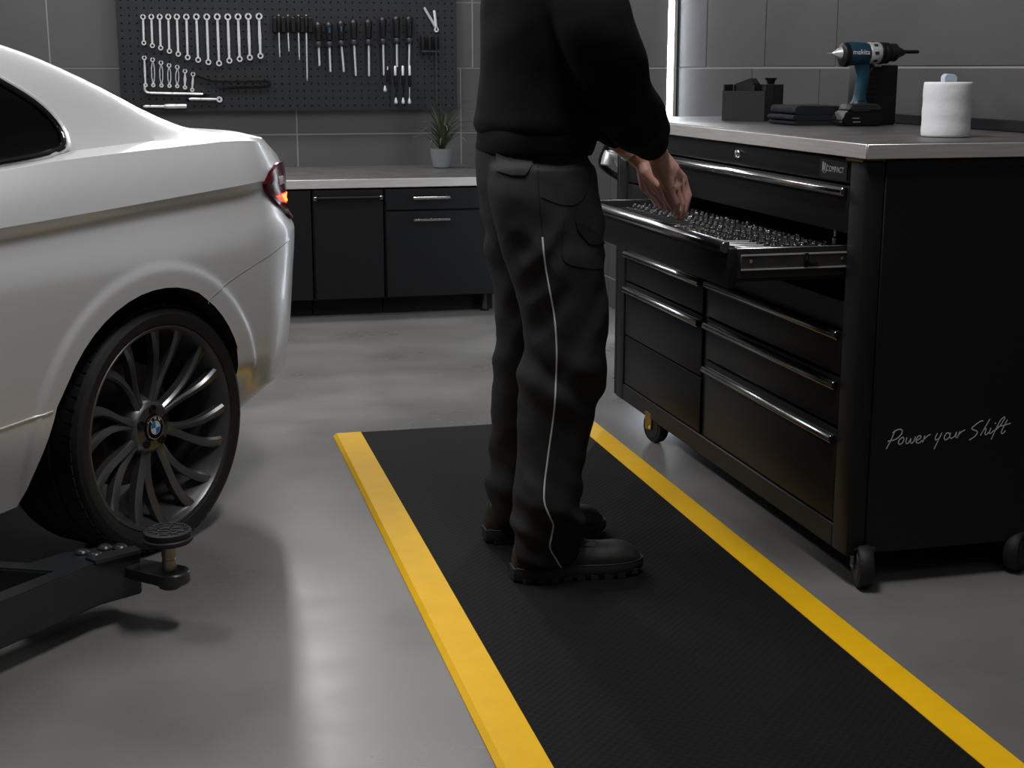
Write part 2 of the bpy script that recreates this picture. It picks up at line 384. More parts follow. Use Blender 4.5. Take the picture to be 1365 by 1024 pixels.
def shank(bm, p, q, r0, r1, th, hole=False):
    p = Vector((p[0], p[1])); q = Vector((q[0], q[1])); t = (q - p).normalized(); nrm = Vector((-t.y, t.x))
    if hole:
        for s in (-1, 1):
            pts = [p + s * nrm * r0 * .4, p.lerp(q, .3) + s * nrm * r1, p.lerp(q, .7) + s * nrm * r1, q + s * nrm * r0 * .4]
            tube(bm, [(u.x, YT, u.y) for u in pts], .003, 6)
        return
    L = []; Rr = []
    for k, wd in ((0, r0), (.15, r0), (.5, r1), (.85, r0), (1, r0)):
        c = p.lerp(q, k); L.append(c + nrm * wd); Rr.append(c - nrm * wd)
    prism(bm, [(u.x, u.y) for u in L + Rr[::-1]], lambda u, v: (u, YT - th / 2, v), lambda u, v: (u, YT + th / 2, v))
def hook(root, x, z):
    bm = BM(); tube(bm, [(x, YP - .0004, z), (x, YP - .024, z), (x, YP - .026, z + .008)], .0022, 6); obj('peg_hook', bm, 'blackmetal', root)
R1 = [(-0.034, 1.523, -0.037, 1.388), (0.009, 1.524, 0.007, 1.374), (0.053, 1.524, 0.05, 1.362), (0.098, 1.525, 0.095, 1.345), (0.143, 1.525, 0.141, 1.33), (0.193, 1.525, 0.19, 1.312), (0.246, 1.526, 0.245, 1.299), (0.301, 1.526, 0.299, 1.287), (0.357, 1.527, 0.356, 1.281), (0.413, 1.527, 0.412, 1.295), (0.468, 1.528, 0.468, 1.304), (0.523, 1.53, 0.523, 1.312), (0.581, 1.531, 0.581, 1.321)]
ORD = ['leftmost', 'second from left', 'third from left', 'fourth from left', 'fifth from left', 'sixth from left', 'seventh from left', 'eighth from left', 'ninth from left and longest', 'fourth from right', 'third from right', 'second from right', 'rightmost']
for i, (x0, z0, x1, z1) in enumerate(R1):
    t = thing('combination_wrench', 'bright steel wrench in the upper row on the pegboard, ' + ORD[i], 'wrench', (x0, YT, z0), 0, 'wrenches in the upper row of the pegboard')
    s = .0145 + .0005 * min(i, 8); thk = .006
    b = BM(); ring_head(b, (x0, z0), s, s * .52, .010); obj('ring_end', b, 'satin', t)
    b = BM(); jaw = i in (4, 10, 12)
    ring_head(b, (x1, z1), s * .88, s * .45, .008); obj('open_end', b, 'satin', t)
    b = BM(); shank(b, (x0, z0 - s * .9), (x1, z1 + s * .8), .0052 + .0001 * i, .0055 + .00035 * max(0, i - 4), thk); obj('shank', b, 'satin', t)
    hook(t, x0, z0 + s * .35)
R2 = [(-0.039, 1.309, -0.04, 1.165), (0.004, 1.299, 0.001, 1.165), (0.047, 1.283, 0.044, 1.163), (0.089, 1.269, 0.086, 1.161), (0.132, 1.26, 0.127, 1.159), (0.172, 1.239, 0.168, 1.152), (0.214, 1.222, 0.206, 1.139)]
ORD2 = ['leftmost and longest', 'second from left', 'third from left', 'fourth from left', 'third from right', 'second from right', 'rightmost and shortest']
for i, (x0, z0, x1, z1) in enumerate(R2):
    t = thing('short_wrench', 'short steel wrench in the lower row on the pegboard, ' + ORD2[i], 'wrench', (x0, YT, z0), 0, 'short wrenches in the lower row of the pegboard')
    b = BM(); ring_head(b, (x0, z0), .0125, .0062, .010); obj('ring_end', b, 'satin', t)
    b = BM(); ring_head(b, (x1, z1), .0115, .004, .009); obj('lower_end', b, 'satin', t)
    b = BM(); shank(b, (x0, z0 - .010), (x1, z1 + .009), .0045, .0078 if 0 < i < 6 else .006, .006, hole=0 < i < 5); obj('shank', b, 'satin', t)
    hook(t, x0, z0 + .005)
t = thing('breaker_bar', 'bright bent steel bar along the lower left of the pegboard', 'bar', (-.03, YT, 1.12))
b = BM(); tube(b, catmull([(-.046, YT, 1.156), (-.044, YT, 1.135), (-.025, YT, 1.124), (.06, YT, 1.121), (.262, YT, 1.116)], 5), [.010] * 21, 10, flat=(1, .7)); obj('bent_bar', b, 'satin', t)
b = BM(); lathe(b, [(.006, 0), (.010, .004), (.010, .018), (.006, .022), (.006, .04)], (.258, YT, 1.116), 'X', 10); obj('drive_end', b, 'blackmetal', t)
hook(t, .1, 1.128); hook(t, -.02, 1.132)
t = thing('ratchet_handle', 'short chrome ratchet hanging level under the bent steel bar', 'ratchet', (.27, YT, 1.088))
b = BM(); tube(b, [(.185, YT, 1.089), (.20, YT, 1.090), (.30, YT, 1.0875), (.335, YT, 1.087)], [.006, .0085, .0075, .006], 10); obj('grip', b, 'satin', t)
b = BM(); ring_head(b, (.349, 1.087), .0165, .006, .014); obj('ratchet_head', b, 'satin', t)
b = BM(); tube(b, [(.174, YT, 1.089), (.186, YT, 1.089)], .008, 8); obj('end_cap', b, 'blackmetal', t); hook(t, .25, 1.096)
t = thing('torque_handle', 'pale two-part steel handle at the bottom left of the pegboard', 'tool', (.05, YT, 1.05))
b = BM(); tube(b, [(-.060, YT, 1.051), (-.045, YT, 1.051), (-.030, YT, 1.051), (.052, YT, 1.050)], [.003, .009, .008, .008], 10); obj('shaft', b, 'satin', t)
b = BM(); lathe(b, [(.009, 0), (.0125, .004), (.0135, .03), (.0125, .115), (.010, .120)], (.052, YT, 1.051), 'X', 12); obj('sleeve', b, 'satin', t)
hook(t, -.02, 1.060); hook(t, .12, 1.066)
t = thing('chain_strap', 'black chain looped along the pegboard right of the short wrenches', 'chain', (.42, YT, 1.17))
cp = catmull([(.224, YT, 1.222), (.26, YT, 1.205), (.319, YT, 1.187), (.435, YT, 1.184), (.551, YT, 1.185), (.61, YT, 1.185), (.628, YT, 1.174), (.60, YT, 1.160), (.495, YT, 1.157), (.41, YT, 1.153), (.35, YT, 1.143)], 4)
b = BM()
for i in range(len(cp) - 1):
    p, q = cp[i], cp[i + 1]; m_ = (p + q) / 2; d_ = (q - p)
    obox(b, m_, d_ * .62, Vector((0, .0042 if i % 2 else .003, 0)), d_.normalized().cross(Vector((0, 1, 0))) * (.0058 if i % 2 else .0075), .001)
obj('chain_links', b, 'blackmetal', t, smooth=0)
hook(t, .30, 1.196); hook(t, .45, 1.192); hook(t, .60, 1.192)
SL = [(0.687, 1.536, 0.685, 1.444, 0.685, 1.314), (0.737, 1.536, 0.735, 1.444, 0.736, 1.345), (0.794, 1.536, 0.792, 1.445, 0.792, 1.299), (0.837, 1.537, 0.835, 1.445, 0.832, 1.186)]
h = thing('slim_driver_rack', 'black rail holding four slim screwdrivers on the pegboard', 'rack', (.76, YP, 1.49))
for x in (.664, .711, .765, .815, .858):
    b = BM(); box(b, (x - .012, YP - .024, 1.447), (x + .012, YP - .001, 1.528), .003); obj('holder_block', b, 'grip', h)
b = BM(); box(b, (.655, YP - .006, 1.470), (.868, YP - .0005, 1.505), .001); obj('back_rail', b, 'grip', h)
for i, (x0, z0, x1, z1, x2, z2) in enumerate(SL):
    t = thing('slim_screwdriver', 'slim black-handled screwdriver in the pegboard rail, ' + ['leftmost of four', 'second from left and shortest', 'third from left', 'rightmost with the longest blade'][i], 'screwdriver', (x0, YT - .012, z0), 0, 'slim screwdrivers in the rail')
    y = YT - .012
    b = BM(); tube(b, [(x0, y, z0), (x0, y, z0 - .012), (x1, y, z1 + .03), (x1, y, z1)], [.006, .0105, .009, .0065], 10); obj('handle', b, 'grip', t)
    b = BM(); tube(b, [(x1, y, z1 + .002), (x2, y, z2 + .02), (x2, y, z2)], [.0042, .0036, .0018], 8); obj('blade', b, 'satin', t)
    b = BM(); tube(b, [(x0, y, z0 - .003), (x0, y, z0 + .004)], .005, 8); obj('end_cap', b, 'satin', t)
SD = [(0.901, 1.503, 0.901, 1.372, 0.902, 1.266), (0.96, 1.503, 0.96, 1.372, 0.962, 1.233), (1.027, 1.512, 1.027, 1.378, 1.036, 1.233), (1.097, 1.517, 1.098, 1.383, 1.103, 1.212), (1.179, 1.52, 1.18, 1.385, 1.178, 1.209), (1.26, 1.533, 1.261, 1.389, 1.261, 1.213), (1.336, 1.54, 1.338, 1.393, 1.337, 1.26), (1.408, 1.54, 1.41, 1.394, 1.406, 1.26)]
ORD3 = ['leftmost with the shortest blade', 'second from left with a blue spot', 'third from left with a blue spot', 'fourth from left', 'fourth from right', 'third from right', 'second from right', 'rightmost']
for i, (x0, z0, x1, z1, x2, z2) in enumerate(SD):
    t = thing('screwdriver', 'large black-handled screwdriver hung on the pegboard, ' + ORD3[i], 'screwdriver', (x0, YT - .01, z0), 0, 'large screwdrivers on the pegboard')
    y = YT - .012; L = z0 - z1
    b = BM(); lathe(b, [(.006, z1 + .026), (.0165, z1 + .034), (.0185, z1 + L * .6), (.0225, z1 + L * .85), (.019, z0 - .010), (.008, z0)], (x1, y, 0), 'Z', 12); obj('handle', b, 'grip', t)
    b = BM(); lathe(b, [(.013, z1), (.0155, z1 + .004), (.0155, z1 + .022), (.012, z1 + .027)], (x1, y, 0), 'Z', 12); obj('collar', b, 'collar', t)
    b = BM(); tube(b, [(x1, y, z1 + .002), (x2, y, z2 + .02), (x2, y, z2 + .003), (x2, y, z2)], [.0062, .0058, .0058, .003], 8); obj('blade', b, 'satin', t)
    if i in (1, 2):
        b = BM(); box(b, (x1 - .004, y - .0225, z1 + L * .55), (x1 + .004, y - .017, z1 + L * .75), .001); obj('grip_inlay', b, 'blue_spot', t, label='blue inlay in the black grip')
    b = BM(); tube(b, [(x1 - .02, y, z1 - .004), (x1, y - .019, z1 - .004), (x1 + .02, y, z1 - .004)], .002, 6)
    for s in (-1, 1): tube(b, [(x1 + s * .02, y, z1 - .004), (x1 + s * .02, YP - .0004, z1 - .004)], .002, 6)
    obj('peg_hook', b, 'blackmetal', t)
HK = [(1.28, 1.264, 1.263, 1.126), (1.323, 1.268, 1.324, 1.059), (1.366, 1.268, 1.365, 1.059), (1.405, 1.268, 1.401, 1.058)]
ORD4 = ['leftmost and shortest', 'second from left', 'third from left', 'rightmost']
for i, (x0, z0, x1, z1) in enumerate(HK):
    t = thing('pick_tool', 'thin pick with steel ends below the large screwdrivers, ' + ORD4[i], 'pick', (x0, YT - .034, z0), 0, 'picks under the screwdrivers')
    y = YT - .034
    zm = z0 - .055 if i else z0 - .02; zn = zm - .055
    b = BM(); tube(b, [(x0, y, z0), (x0, y, z0 - .004), (x0, y, zm)], [.004, .0075 if i else .004, .0075 if i else .005], 8); obj('upper_sleeve', b, 'satin', t)
    b = BM(); tube(b, [(x0, y, zm + .002), (x0, y, zn), (x0 * .5 + x1 * .5, y, zn - .008)], [.009, .009, .003], 8); obj('grip', b, 'grip', t)
    b = BM(); tube(b, [(x0 * .5 + x1 * .5, y, zn - .004), (x1, y, z1 + .022)], [.0028, .0028], 6); obj('shaft', b, 'satin' if i == 3 else 'blackmetal', t)
    b = BM(); tube(b, [(x1, y, z1 + .034), (x1, y, z1 + .012), (x1, y, z1 + .003), (x1, y, z1 - .002)], [.0035, .0105, .010, .004], 10); obj('tip', b, 'satin', t, label='bright drop-shaped steel tip')
    b = BM(); tube(b, [(x0, y + .004, zm - .004), (x0, YP - .0004, zm - .004)], .0022, 6); obj('peg_hook', b, 'blackmetal', t)
t = thing('divider', 'open V-shaped steel dividers at the top right of the pegboard', 'tool', (1.565, YT, 1.465))
b = BM(); tube(b, [(1.567, YT, 1.472), (1.503, YT, 1.578), (1.499, YT, 1.588)], [.008, .0075, .006], 8); obj('arm', b, 'satin', t)
b = BM(); tube(b, [(1.567, YT, 1.472), (1.556, YT, 1.565), (1.553, YT, 1.572)], [.008, .0085, .006], 8); obj('arm', b, 'satin', t)
b = BM(); ring_head(b, (1.566, 1.466), .0135, .005, .016); obj('pivot', b, 'satin', t); hook(t, 1.566, 1.470)
CL = [(1.487, 1.433, 1.485, 1.351), (1.526, 1.433, 1.525, 1.351), (1.564, 1.434, 1.563, 1.351)]
h = thing('tool_bracket', 'thin black bracket holding three black handles right of the screwdrivers', 'rack', (1.525, YP, 1.348))
b = BM(); box(b, (1.475, YP - .038, 1.345), (1.577, YP - .034, 1.351)); box(b, (1.475, YP - .034, 1.345), (1.482, YP, 1.351)); box(b, (1.570, YP - .034, 1.345), (1.577, YP, 1.351)); obj('bracket_bar', b, 'collar', h)
for i, (x0, z0, x1, z1) in enumerate(CL):
    t = thing('black_driver', 'black-handled driver in the right bracket, ' + ['leftmost', 'middle one', 'rightmost with a very long thin shaft'][i], 'screwdriver', (x0, YT - .008, z0), 0, 'drivers in the right bracket')
    y = YT - .008
    b = BM(); tube(b, [(x0, y, z0), (x0, y, z0 - .008), (x0, y, z0 - .04), (x1, y, z1 + .004)], [.006, .014, .0155, .011], 10); obj('handle', b, 'grip', t)
    zt = 1.06 if i == 2 else 1.31 - .01 * i
    b = BM(); tube(b, [(x1, y, z1 + .006), (x1, y, zt)], [.004, .0032], 8); obj('shaft', b, 'brake' if i == 2 else 'blackmetal', t)
# ------------------------------------------------------------------ potted plant on the back counter
pc = Vector((1.548, 7.90, .711))
pt = thing('potted_plant', 'green grassy plant in a pale grey pot on the steel counter', 'plant', pc)
b = BM(); lathe(b, [(.046, .001), (.050, .004), (.062, .06), (.066, .098), (.067, .106), (.063, .106), (.060, .09), (.05, .088)], pc, n=28); obj('pot', b, 'pot', pt)
b = BM(); lathe(b, [(.061, .084), (.058, .094), (.03, .098), (.005, .099)], pc, n=20); obj('soil', b, 'soil', pt)
def leaf_mesh(k):
    bm = BM(); rnd = random.Random(k); L = .22 + .10 * rnd.random(); bend = .5 + 1.4 * rnd.random(); wd = .0055 + .003 * rnd.random()
    P = []; x = z = 0; a = R(80 - 34 * rnd.random())
    n = 7
    for i in range(n + 1):
        t = i / n; P.append((x, z, wd * math.sin(math.pi * min(1, .12 + .88 * (1 - t)) * .5) * (.55 + .9 * t * (1 - t) * 2) * (1 if i < n else .1)))
        x += L / n * math.cos(a); z += L / n * math.sin(a); a -= bend / n * (.4 + 1.6 * t)
    A = [bm.verts.new((x, -w_, z)) for x, z, w_ in P]; Bv = [bm.verts.new((x, 0, z - w_ * .35)) for x, z, w_ in P]; C = [bm.verts.new((x, w_, z)) for x, z, w_ in P]
    for i in range(n):
        bm.faces.new((A[i], Bv[i], Bv[i + 1], A[i + 1])); bm.faces.new((Bv[i], C[i], C[i + 1], Bv[i + 1]))
    me = bpy.data.meshes.new('leaf'); bm.to_mesh(me); bm.free(); me.materials.append(M['leaf2'] if k % 4 == 0 else M['leaf'])
    for p in me.polygons: p.use_smooth = True
    return me
leaves = [leaf_mesh(k) for k in range(10)]
b = BM()
for k in range(5):
    a = k * 1.26; tube(b, [(pc.x + .012 * math.cos(a), pc.y + .012 * math.sin(a), pc.z + .09), (pc.x + .018 * math.cos(a), pc.y + .018 * math.sin(a), pc.z + .17)], .005, 6)
obj('stems', b, 'leaf', pt)
rl = random.Random(3)
for k in range(96):
    o = link('leaf', leaves[k % 10], pt); a = rl.random() * 6.283; hh = .095 + .09 * rl.random()
    o.location = (.012 * math.cos(a), .012 * math.sin(a), hh); tilt = (rl.random() - .35) * .5
    o.rotation_euler = (0, tilt, a); s = (.62 + .48 * rl.random()) * (.5 if math.sin(a) > .25 else 1.); o.scale = (s, s, s)

# ------------------------------------------------------------------ tool cart
CX0, CX1, CY0, CY1 = 1.587, 2.262, 3.02, 4.865
ZB, ZT = .082, 1.047
ct = thing('tool_cart', 'big black rolling tool cart with steel worktop and lettered side panel', 'tool cart', (1.92, 3.94, 0))
b = BM(); box(b, (CX0 - .006, CY0 - .012, ZT), (CX1, CY1 + .008, 1.084), .003, 2); obj('worktop', b, 'steel_top', ct, label='stainless steel worktop')
b = BM(); box(b, (CX0 - .0105, CY0 - .016, ZT + .001), (CX0 - .0065, CY1 + .008, 1.0815), .0012); box(b, (CX0 - .0065, CY0 - .0165, ZT + .001), (CX1, CY0 - .0125, 1.0815), .0012); obj('edge_band', b, 'steel', ct, label='lightened steel edge band')
b = BM(); box(b, (CX0 + .004, CY0 + .002, ZT - .007), (CX0 + .05, CY0 + .06, ZT - .0005)); box(b, (CX0 - .003, CY0 + .012, ZT - .008), (CX0 + .002, CY0 + .095, ZT - .0015)); obj('brass_corner', b, 'gold', ct, label='thin brass-coloured corner clip')
b = BM(); box(b, (CX1 - .02, CY0, 1.0845), (CX1 - .004, CY1, 1.115), .002); obj('back_lip', b, 'cart', ct)
# shell
b = BM(); box(b, (CX0 + .052, CY0, ZB + .004), (CX1, CY0 + .022, ZT - .002), .002); obj('side_panel', b, 'cart', ct)
b = BM(); box(b, (CX0, CY1 - .022, ZB + .004), (CX1, CY1, ZT - .002), .002); obj('side_panel', b, 'cart', ct)
b = BM(); box(b, (CX0, CY0 - .001, ZB), (CX0 + .050, CY0 + .078, ZT - .002), .006, 2); obj('corner_post', b, 'cart', ct)
b = BM(); box(b, (CX0, CY1 - .10, ZB), (CX0 + .050, CY1 - .0225, ZT - .002), .004, 2); obj('corner_post', b, 'cart', ct)
b = BM(); box(b, (CX0 + .052, CY0 - .003, ZT - .022), (CX1, CY0 - .0005, ZT - .003), .001); obj('side_rail', b, 'cart', ct)
b = BM(); box(b, (CX1 - .02, CY0 + .023, ZB), (CX1 - .001, CY1 - .023, ZT - .002)); obj('back_panel', b, 'cart', ct)
b = BM(); box(b, (CX0 + .001, CY0 + .079, ZB), (CX1 - .021, CY1 - .101, .142), .003); obj('bottom_rail', b, 'cart', ct)
b = BM(); box(b, (CX0 + .012, CY0 + .079, .628), (CX1 - .021, CY1 - .101, .70), .002); obj('middle_shelf', b, 'cart2', ct)
b = BM(); box(b, (CX0 + .012, 3.985, .143), (CX1 - .021, 4.015, .627), .002); obj('divider', b, 'cart2', ct)
YA, YB = CY0 + .084, CY1 - .106            # drawer opening
def pull(parent, y0, y1, z, x=CX0, m='handle', r=.011):
    bm = BM(); prof = [(0, -.5), (-.9, -.55), (-1.5, -.15), (-1.5, .35), (-1.0, .75), (0, .8)]
    rs = [[Vector((x + u * r * 1.1, y, z + v * r * 1.5)) for u, v in prof] for y in (y0, y1)]
    rings(bm, rs); bmesh.ops.bevel(bm, geom=list(bm.edges), offset=.0012, segments=1, affect='EDGES')
    return obj('handle', bm, m, parent)
def drawer(y0, y1, z0, z1, hz=None, m='handle', deep=.45, hy0=None, hy1=None):
    bm = BM(); box(bm, (CX0 + .004, y0, z0), (CX0 + .026, y1, z1), .003, 2); box(bm, (CX0 + .027, y0 + .02, z0 + .01), (CX0 + deep, y1 - .02, z1 - .02))
    d = obj('drawer', bm, 'cart2', ct)
    if hz: pull(d, hy0 or y0 + .008, hy1 or y1 - .004, hz, CX0 + .003, m)
    return d
# top drawers and lock panel
b = BM(); box(b, (CX0 + .003, YA, .985), (CX0 + .026, YB, ZT - .003), .003, 2); top = obj('lock_panel', b, 'cart2', ct)
b = BM(); lathe(b, [(.0135, 0), (.0135, -.006), (.0115, -.009), (.0085, -.009), (.008, -.006), (.002, -.006)], (CX0 + .003, 3.775, 1.018), 'X', 18); obj('lock', b, 'chrome', top, label='round chrome lock')
d = drawer(YA, YB, .866, .979, .963, 'chrome')
# name plate
np_ = obj('name_plate', box(BM(), (CX0 - .0015, 3.112, .990), (CX0 + .0025, 3.255, 1.034), .001), 'dark', top, label='small black plate with pale lettering')
mx = Matrix(((0, 0, -1, CX0 - .0016), (-1, 0, 0, 3.172), (0, 1, 0, 1.013), (0, 0, 0, 1)))
text('lettering', 'COMPACT', .0195, mx, 'greyletter', np_, .0004)
b = BM()
for (y, z, sy, sz, an) in ((3.236, 1.017, .0035, .012, .0), (3.227, 1.013, .0028, .013, .2), (3.231, 1.006, .005, .004, .5), (3.217, 1.013, .0015, .010, .3)):
    obox(b, Vector((CX0 - .0018, y, z)), Vector((.0004, 0, 0)), Vector((0, sy * math.cos(an), sy * math.sin(an))), Vector((0, -sz * math.sin(an), sz * math.cos(an))))
obj('emblem', b, 'greyletter', np_)
# lower drawers, right column
drawer(3.104, 3.980, .520, .626, .616)
drawer(3.104, 3.980, .390, .512, .490)
drawer(3.104, 3.980, .147, .382, .355)
# left column
drawer(4.020, YB, .520, .626, .612)
drawer(4.020, YB, .325, .512, .486)
drawer(4.020, YB, .147, .319)
drawer(4.43, YB, .705, .860)
# opened drawer
DX = 1.290; DY0, DY1 = 3.106, 4.41; DZ = .745
od = obj('open_drawer', box(BM(), (DX, DY0 - .004, DZ), (DX + .022, DY1, .838), .003, 2), 'cart2', ct, label='fully opened shallow drawer full of chrome sockets')
pull(od, DY0 + .004, DY1 - .004, .838, DX + .004, 'handle', .014)
b = BM()
box(b, (DX + .023, DY0 + .006, .758), (CX0 + .40, DY1 - .006, .764)); obj('drawer_floor', b, 'cart2', od)
for y in (DY0 + .006, DY1 - .014):
    b = BM(); box(b, (DX + .023, y, .7645), (CX0 + .40, y + .008, .834), .001); obj('drawer_side', b, 'tray', od)
    b = BM(); box(b, (DX + .023, y - .0005, .8342), (CX0 + .40, y + .0085, .8375), .001); obj('side_trim', b, 'handle', od)
b = BM(); box(b, (DX + .03, DY0 - .006, .791), (CX0 + .20, DY0 + .005, .822), .002); obj('slide', b, 'brake', od, label='grey steel drawer slide')
for z in (.7885, .8225): b = BM(); box(b, (DX + .03, DY0 - .0085, z - .0018), (CX0 + .20, DY0 - .0062, z + .0018)); obj('slide_rail', b, 'satin', od, label='bright slide rail')
b = BM(); box(b, (DX + .19, DY0 - .011, .790), (DX + .20, DY0 - .0062, .824), .001); tube(b, [(DX + .197, DY0 - .010, .818), (DX + .193, DY0 - .012, .807), (DX + .20, DY0 - .010, .798), (DX + .225, DY0 - .010, .798)], .003, 6); obj('slide_latch', b, 'blackmetal', od)
b = BM()
for x in (DX + .055, DX + .29): lathe(b, [(.004, 0), (.004, -.002), (.002, -.003)], (x, DY0 - .006, .808), 'Y', 10)
obj('rivet', b, 'chrome', od)
# side lettering
WR = [[(1.702, 0.396), (1.693, 0.373), (1.681, 0.35)], [(1.695, 0.389), (1.705, 0.395), (1.715, 0.397), (1.721, 0.393), (1.718, 0.383), (1.704, 0.372), (1.684, 0.369)], [(1.7225, 0.3765), (1.715, 0.371), (1.7125, 0.3635), (1.716, 0.359), (1.7225, 0.362), (1.7265, 0.369), (1.7255, 0.375), (1.7225, 0.3765)], [(1.7345, 0.3755), (1.7325, 0.364), (1.7355, 0.3595), (1.7415, 0.364), (1.7455, 0.372), (1.7448, 0.364), (1.7478, 0.3595), (1.754, 0.365), (1.7575, 0.376)], [(1.761, 0.366), (1.771, 0.371), (1.772, 0.376), (1.766, 0.377), (1.76, 0.368), (1.762, 0.36), (1.77, 0.36), (1.777, 0.366)], [(1.783, 0.377), (1.778, 0.36)], [(1.781, 0.367), (1.789, 0.375), (1.798, 0.379)], [(1.817, 0.381), (1.812, 0.371), (1.813, 0.364), (1.823, 0.369), (1.829, 0.382)], [(1.829, 0.382), (1.821, 0.365), (1.81, 0.341)], [(1.841, 0.379), (1.836, 0.37), (1.838, 0.363), (1.846, 0.365), (1.851, 0.374), (1.846, 0.38), (1.839, 0.378)], [(1.853, 0.38), (1.851, 0.371), (1.855, 0.365), (1.864, 0.371), (1.869, 0.381), (1.867, 0.369), (1.87, 0.367)], [(1.878, 0.382), (1.871, 0.365)], [(1.874, 0.372), (1.882, 0.38), (1.892, 0.385)], [(1.94, 0.404), (1.932, 0.404), (1.914, 0.392), (1.91, 0.386), (1.923, 0.38), (1.926, 0.375), (1.919, 0.366), (1.905, 0.358)], [(1.958, 0.408), (1.945, 0.385), (1.935, 0.368)], [(1.938, 0.374), (1.946, 0.384), (1.95, 0.383), (1.947, 0.372), (1.951, 0.369), (1.958, 0.375)], [(1.963, 0.386), (1.959, 0.373), (1.964, 0.372), (1.972, 0.379)], [(1.973, 0.398), (1.975, 0.395)], [(1.966, 0.356), (1.975, 0.378), (1.987, 0.402), (1.997, 0.411), (1.999, 0.407), (1.988, 0.39), (1.978, 0.38)], [(2.007, 0.404), (1.994, 0.378), (1.993, 0.371), (1.997, 0.369), (2.004, 0.376)], [(1.979, 0.387), (1.999, 0.39), (2.017, 0.394)]]
b = BM()
for s in WR:
    pts = catmull([(x, CY0 - .0003, z) for x, z in s], 4); tube(b, pts, .00135, 6)
for v in b.verts: v.co.y = CY0 - .0003 + (v.co.y - CY0 + .0003) * .2
obj('script_lettering', b, 'lettering', ct, label='white handwritten lettering Power your Shift')
# casters
def caster(x, y, swing, brassy=False):
    c = Vector((x, y, .0545)); dx, dy = math.cos(swing), math.sin(swing); ax = Vector((-dy, dx, 0))
    bm = BM(); rs = []
    for h, r in ((-.018, .038), (-.018, .050), (-.013, .0542), (.013, .0542), (.018, .050), (.018, .038)):
        rs.append([c + ax * h + r * (math.cos(2 * math.pi * j / 24) * Vector((dx, dy, 0)) + math.sin(2 * math.pi * j / 24) * Vector((0, 0, 1))) for j in range(24)])
    rings(bm, rs); wh = obj('caster', bm, 'rubber', ct)
    bm = BM(); rs = [[c + ax * h + r * (math.cos(2 * math.pi * j / 20) * Vector((dx, dy, 0)) + math.sin(2 * math.pi * j / 20) * Vector((0, 0, 1))) for j in range(20)] for h, r in ((-.0195, .010), (-.0195, .036), (-.0155, .038), (.0155, .038), (.0195, .036), (.0195, .010))]
    rings(bm, rs); obj('hub', bm, 'tray', wh)
    bm = BM()
    for s in (-1, 1): obox(bm, c + ax * s * .0235 + Vector((dx * .012, dy * .012, .018)), Vector((dx, dy, 0)) * .018, ax * .002, Vector((0, 0, 1)) * .028, .001)
    obox(bm, c + Vector((dx * .012, dy * .012, .0455)), Vector((dx, dy, 0)) * .022, ax * .026, Vector((0, 0, 1)) * .003)
    obj('fork', bm, 'gold' if brassy else 'lift', wh)
    bm = BM(); tube(bm, [c - ax * .028, c + ax * .028], .006, 8); obj('axle', bm, 'chrome', wh)
caster(1.637, 3.022, R(75)); caster(1.612, 4.47, R(105), True); caster(2.075, 3.035, R(35)); caster(2.17, 4.72, R(30))
# rear handle at the far end of the cart, chrome tube in a black bent arm
b = BM(); tube(b, catmull([(1.560, 4.90, .985), (1.548, 4.93, .925), (1.575, 4.95, .895), (1.625, 4.94, .862), (1.66, 4.90, .84), (1.66, CY1 - .004, .835)], 5), .012, 10); ph = obj('push_handle', b, 'grip', ct, label='bent black push handle at the far end')
b = BM(); tube(b, [(1.556, 4.90, .915), (1.563, 4.905, .950), (1.60, 4.905, .945), (1.635, 4.905, .87)], [.02, .024, .022, .014], 14); obj('grip_sleeve', b, 'satin', ph, label='bright metal grip')
b = BM(); tube(b, [(1.56, 4.90, .98), (1.60, 4.88, .99), (1.62, CY1 - .004, .99)], .010, 8); obj('upper_bracket', b, 'grip', ph)

# ------------------------------------------------------------------ contents of the open drawer
ft = obj('foam_tray', box(BM(), (DX + .025, DY0 + .015, .7645), (CX0 + .10, DY1 - .015, .814), .003), 'foam'); tag(ft, 'black foam tray insert lying in the open drawer under the sockets', 'tray'); rebase(ft, (1.5, 3.75, .764))
TZ = .8142
def socket_thing(r, h):
    t = thing('socket', 'chrome socket standing in the foam tray of the open drawer', 'socket', (0, 0, TZ), 0, 'chrome sockets in the open drawer')
    bm = BM(); lathe(bm, [(r * .95, 0), (r, .0015), (r, h * .55), (r * .86, h * .62), (r * .86, h - .0015), (r * .78, h), (r * .5, h), (r * .48, h - .006), (.001, h - .006)], (0, 0, TZ), n=14)
    obj('body', bm, 'socket', t)
    return t
kinds = [socket_thing(r, h) for r, h in ((.007, .008), (.0085, .009), (.0105, .010), (.012, .012), (.007, .014), (.009, .013))]
used = set()
def place_socket(k, x, y):
    if k not in used:
        used.add(k); kinds[k].location = (x, y, TZ); W[kinds[k].name] = Matrix.Translation((x, y, TZ)); return kinds[k]
    return dup(kinds[k], (x, y, TZ))
rs_ = random.Random(5)
ys = np.arange(3.16, 4.38, .040)
ns = 0; cnt = {}
NTH = ['first', 'second', 'third', 'fourth', 'fifth', 'sixth', 'seventh', 'eighth', 'ninth', 'tenth'] + [a_ + b_ for a_, b_ in (('eleven', 'th'), ('twelf', 'th'), ('thirteen', 'th'), ('fourteen', 'th'), ('fifteen', 'th'), ('sixteen', 'th'), ('seventeen', 'th'), ('eighteen', 'th'), ('nineteen', 'th'), ('twentie', 'th'))] + ['twenty-' + q for q in ('first', 'second', 'third', 'fourth', 'fifth', 'sixth', 'seventh', 'eighth', 'ninth')] + ['thirtieth', 'thirty-first', 'thirty-second', 'thirty-third']
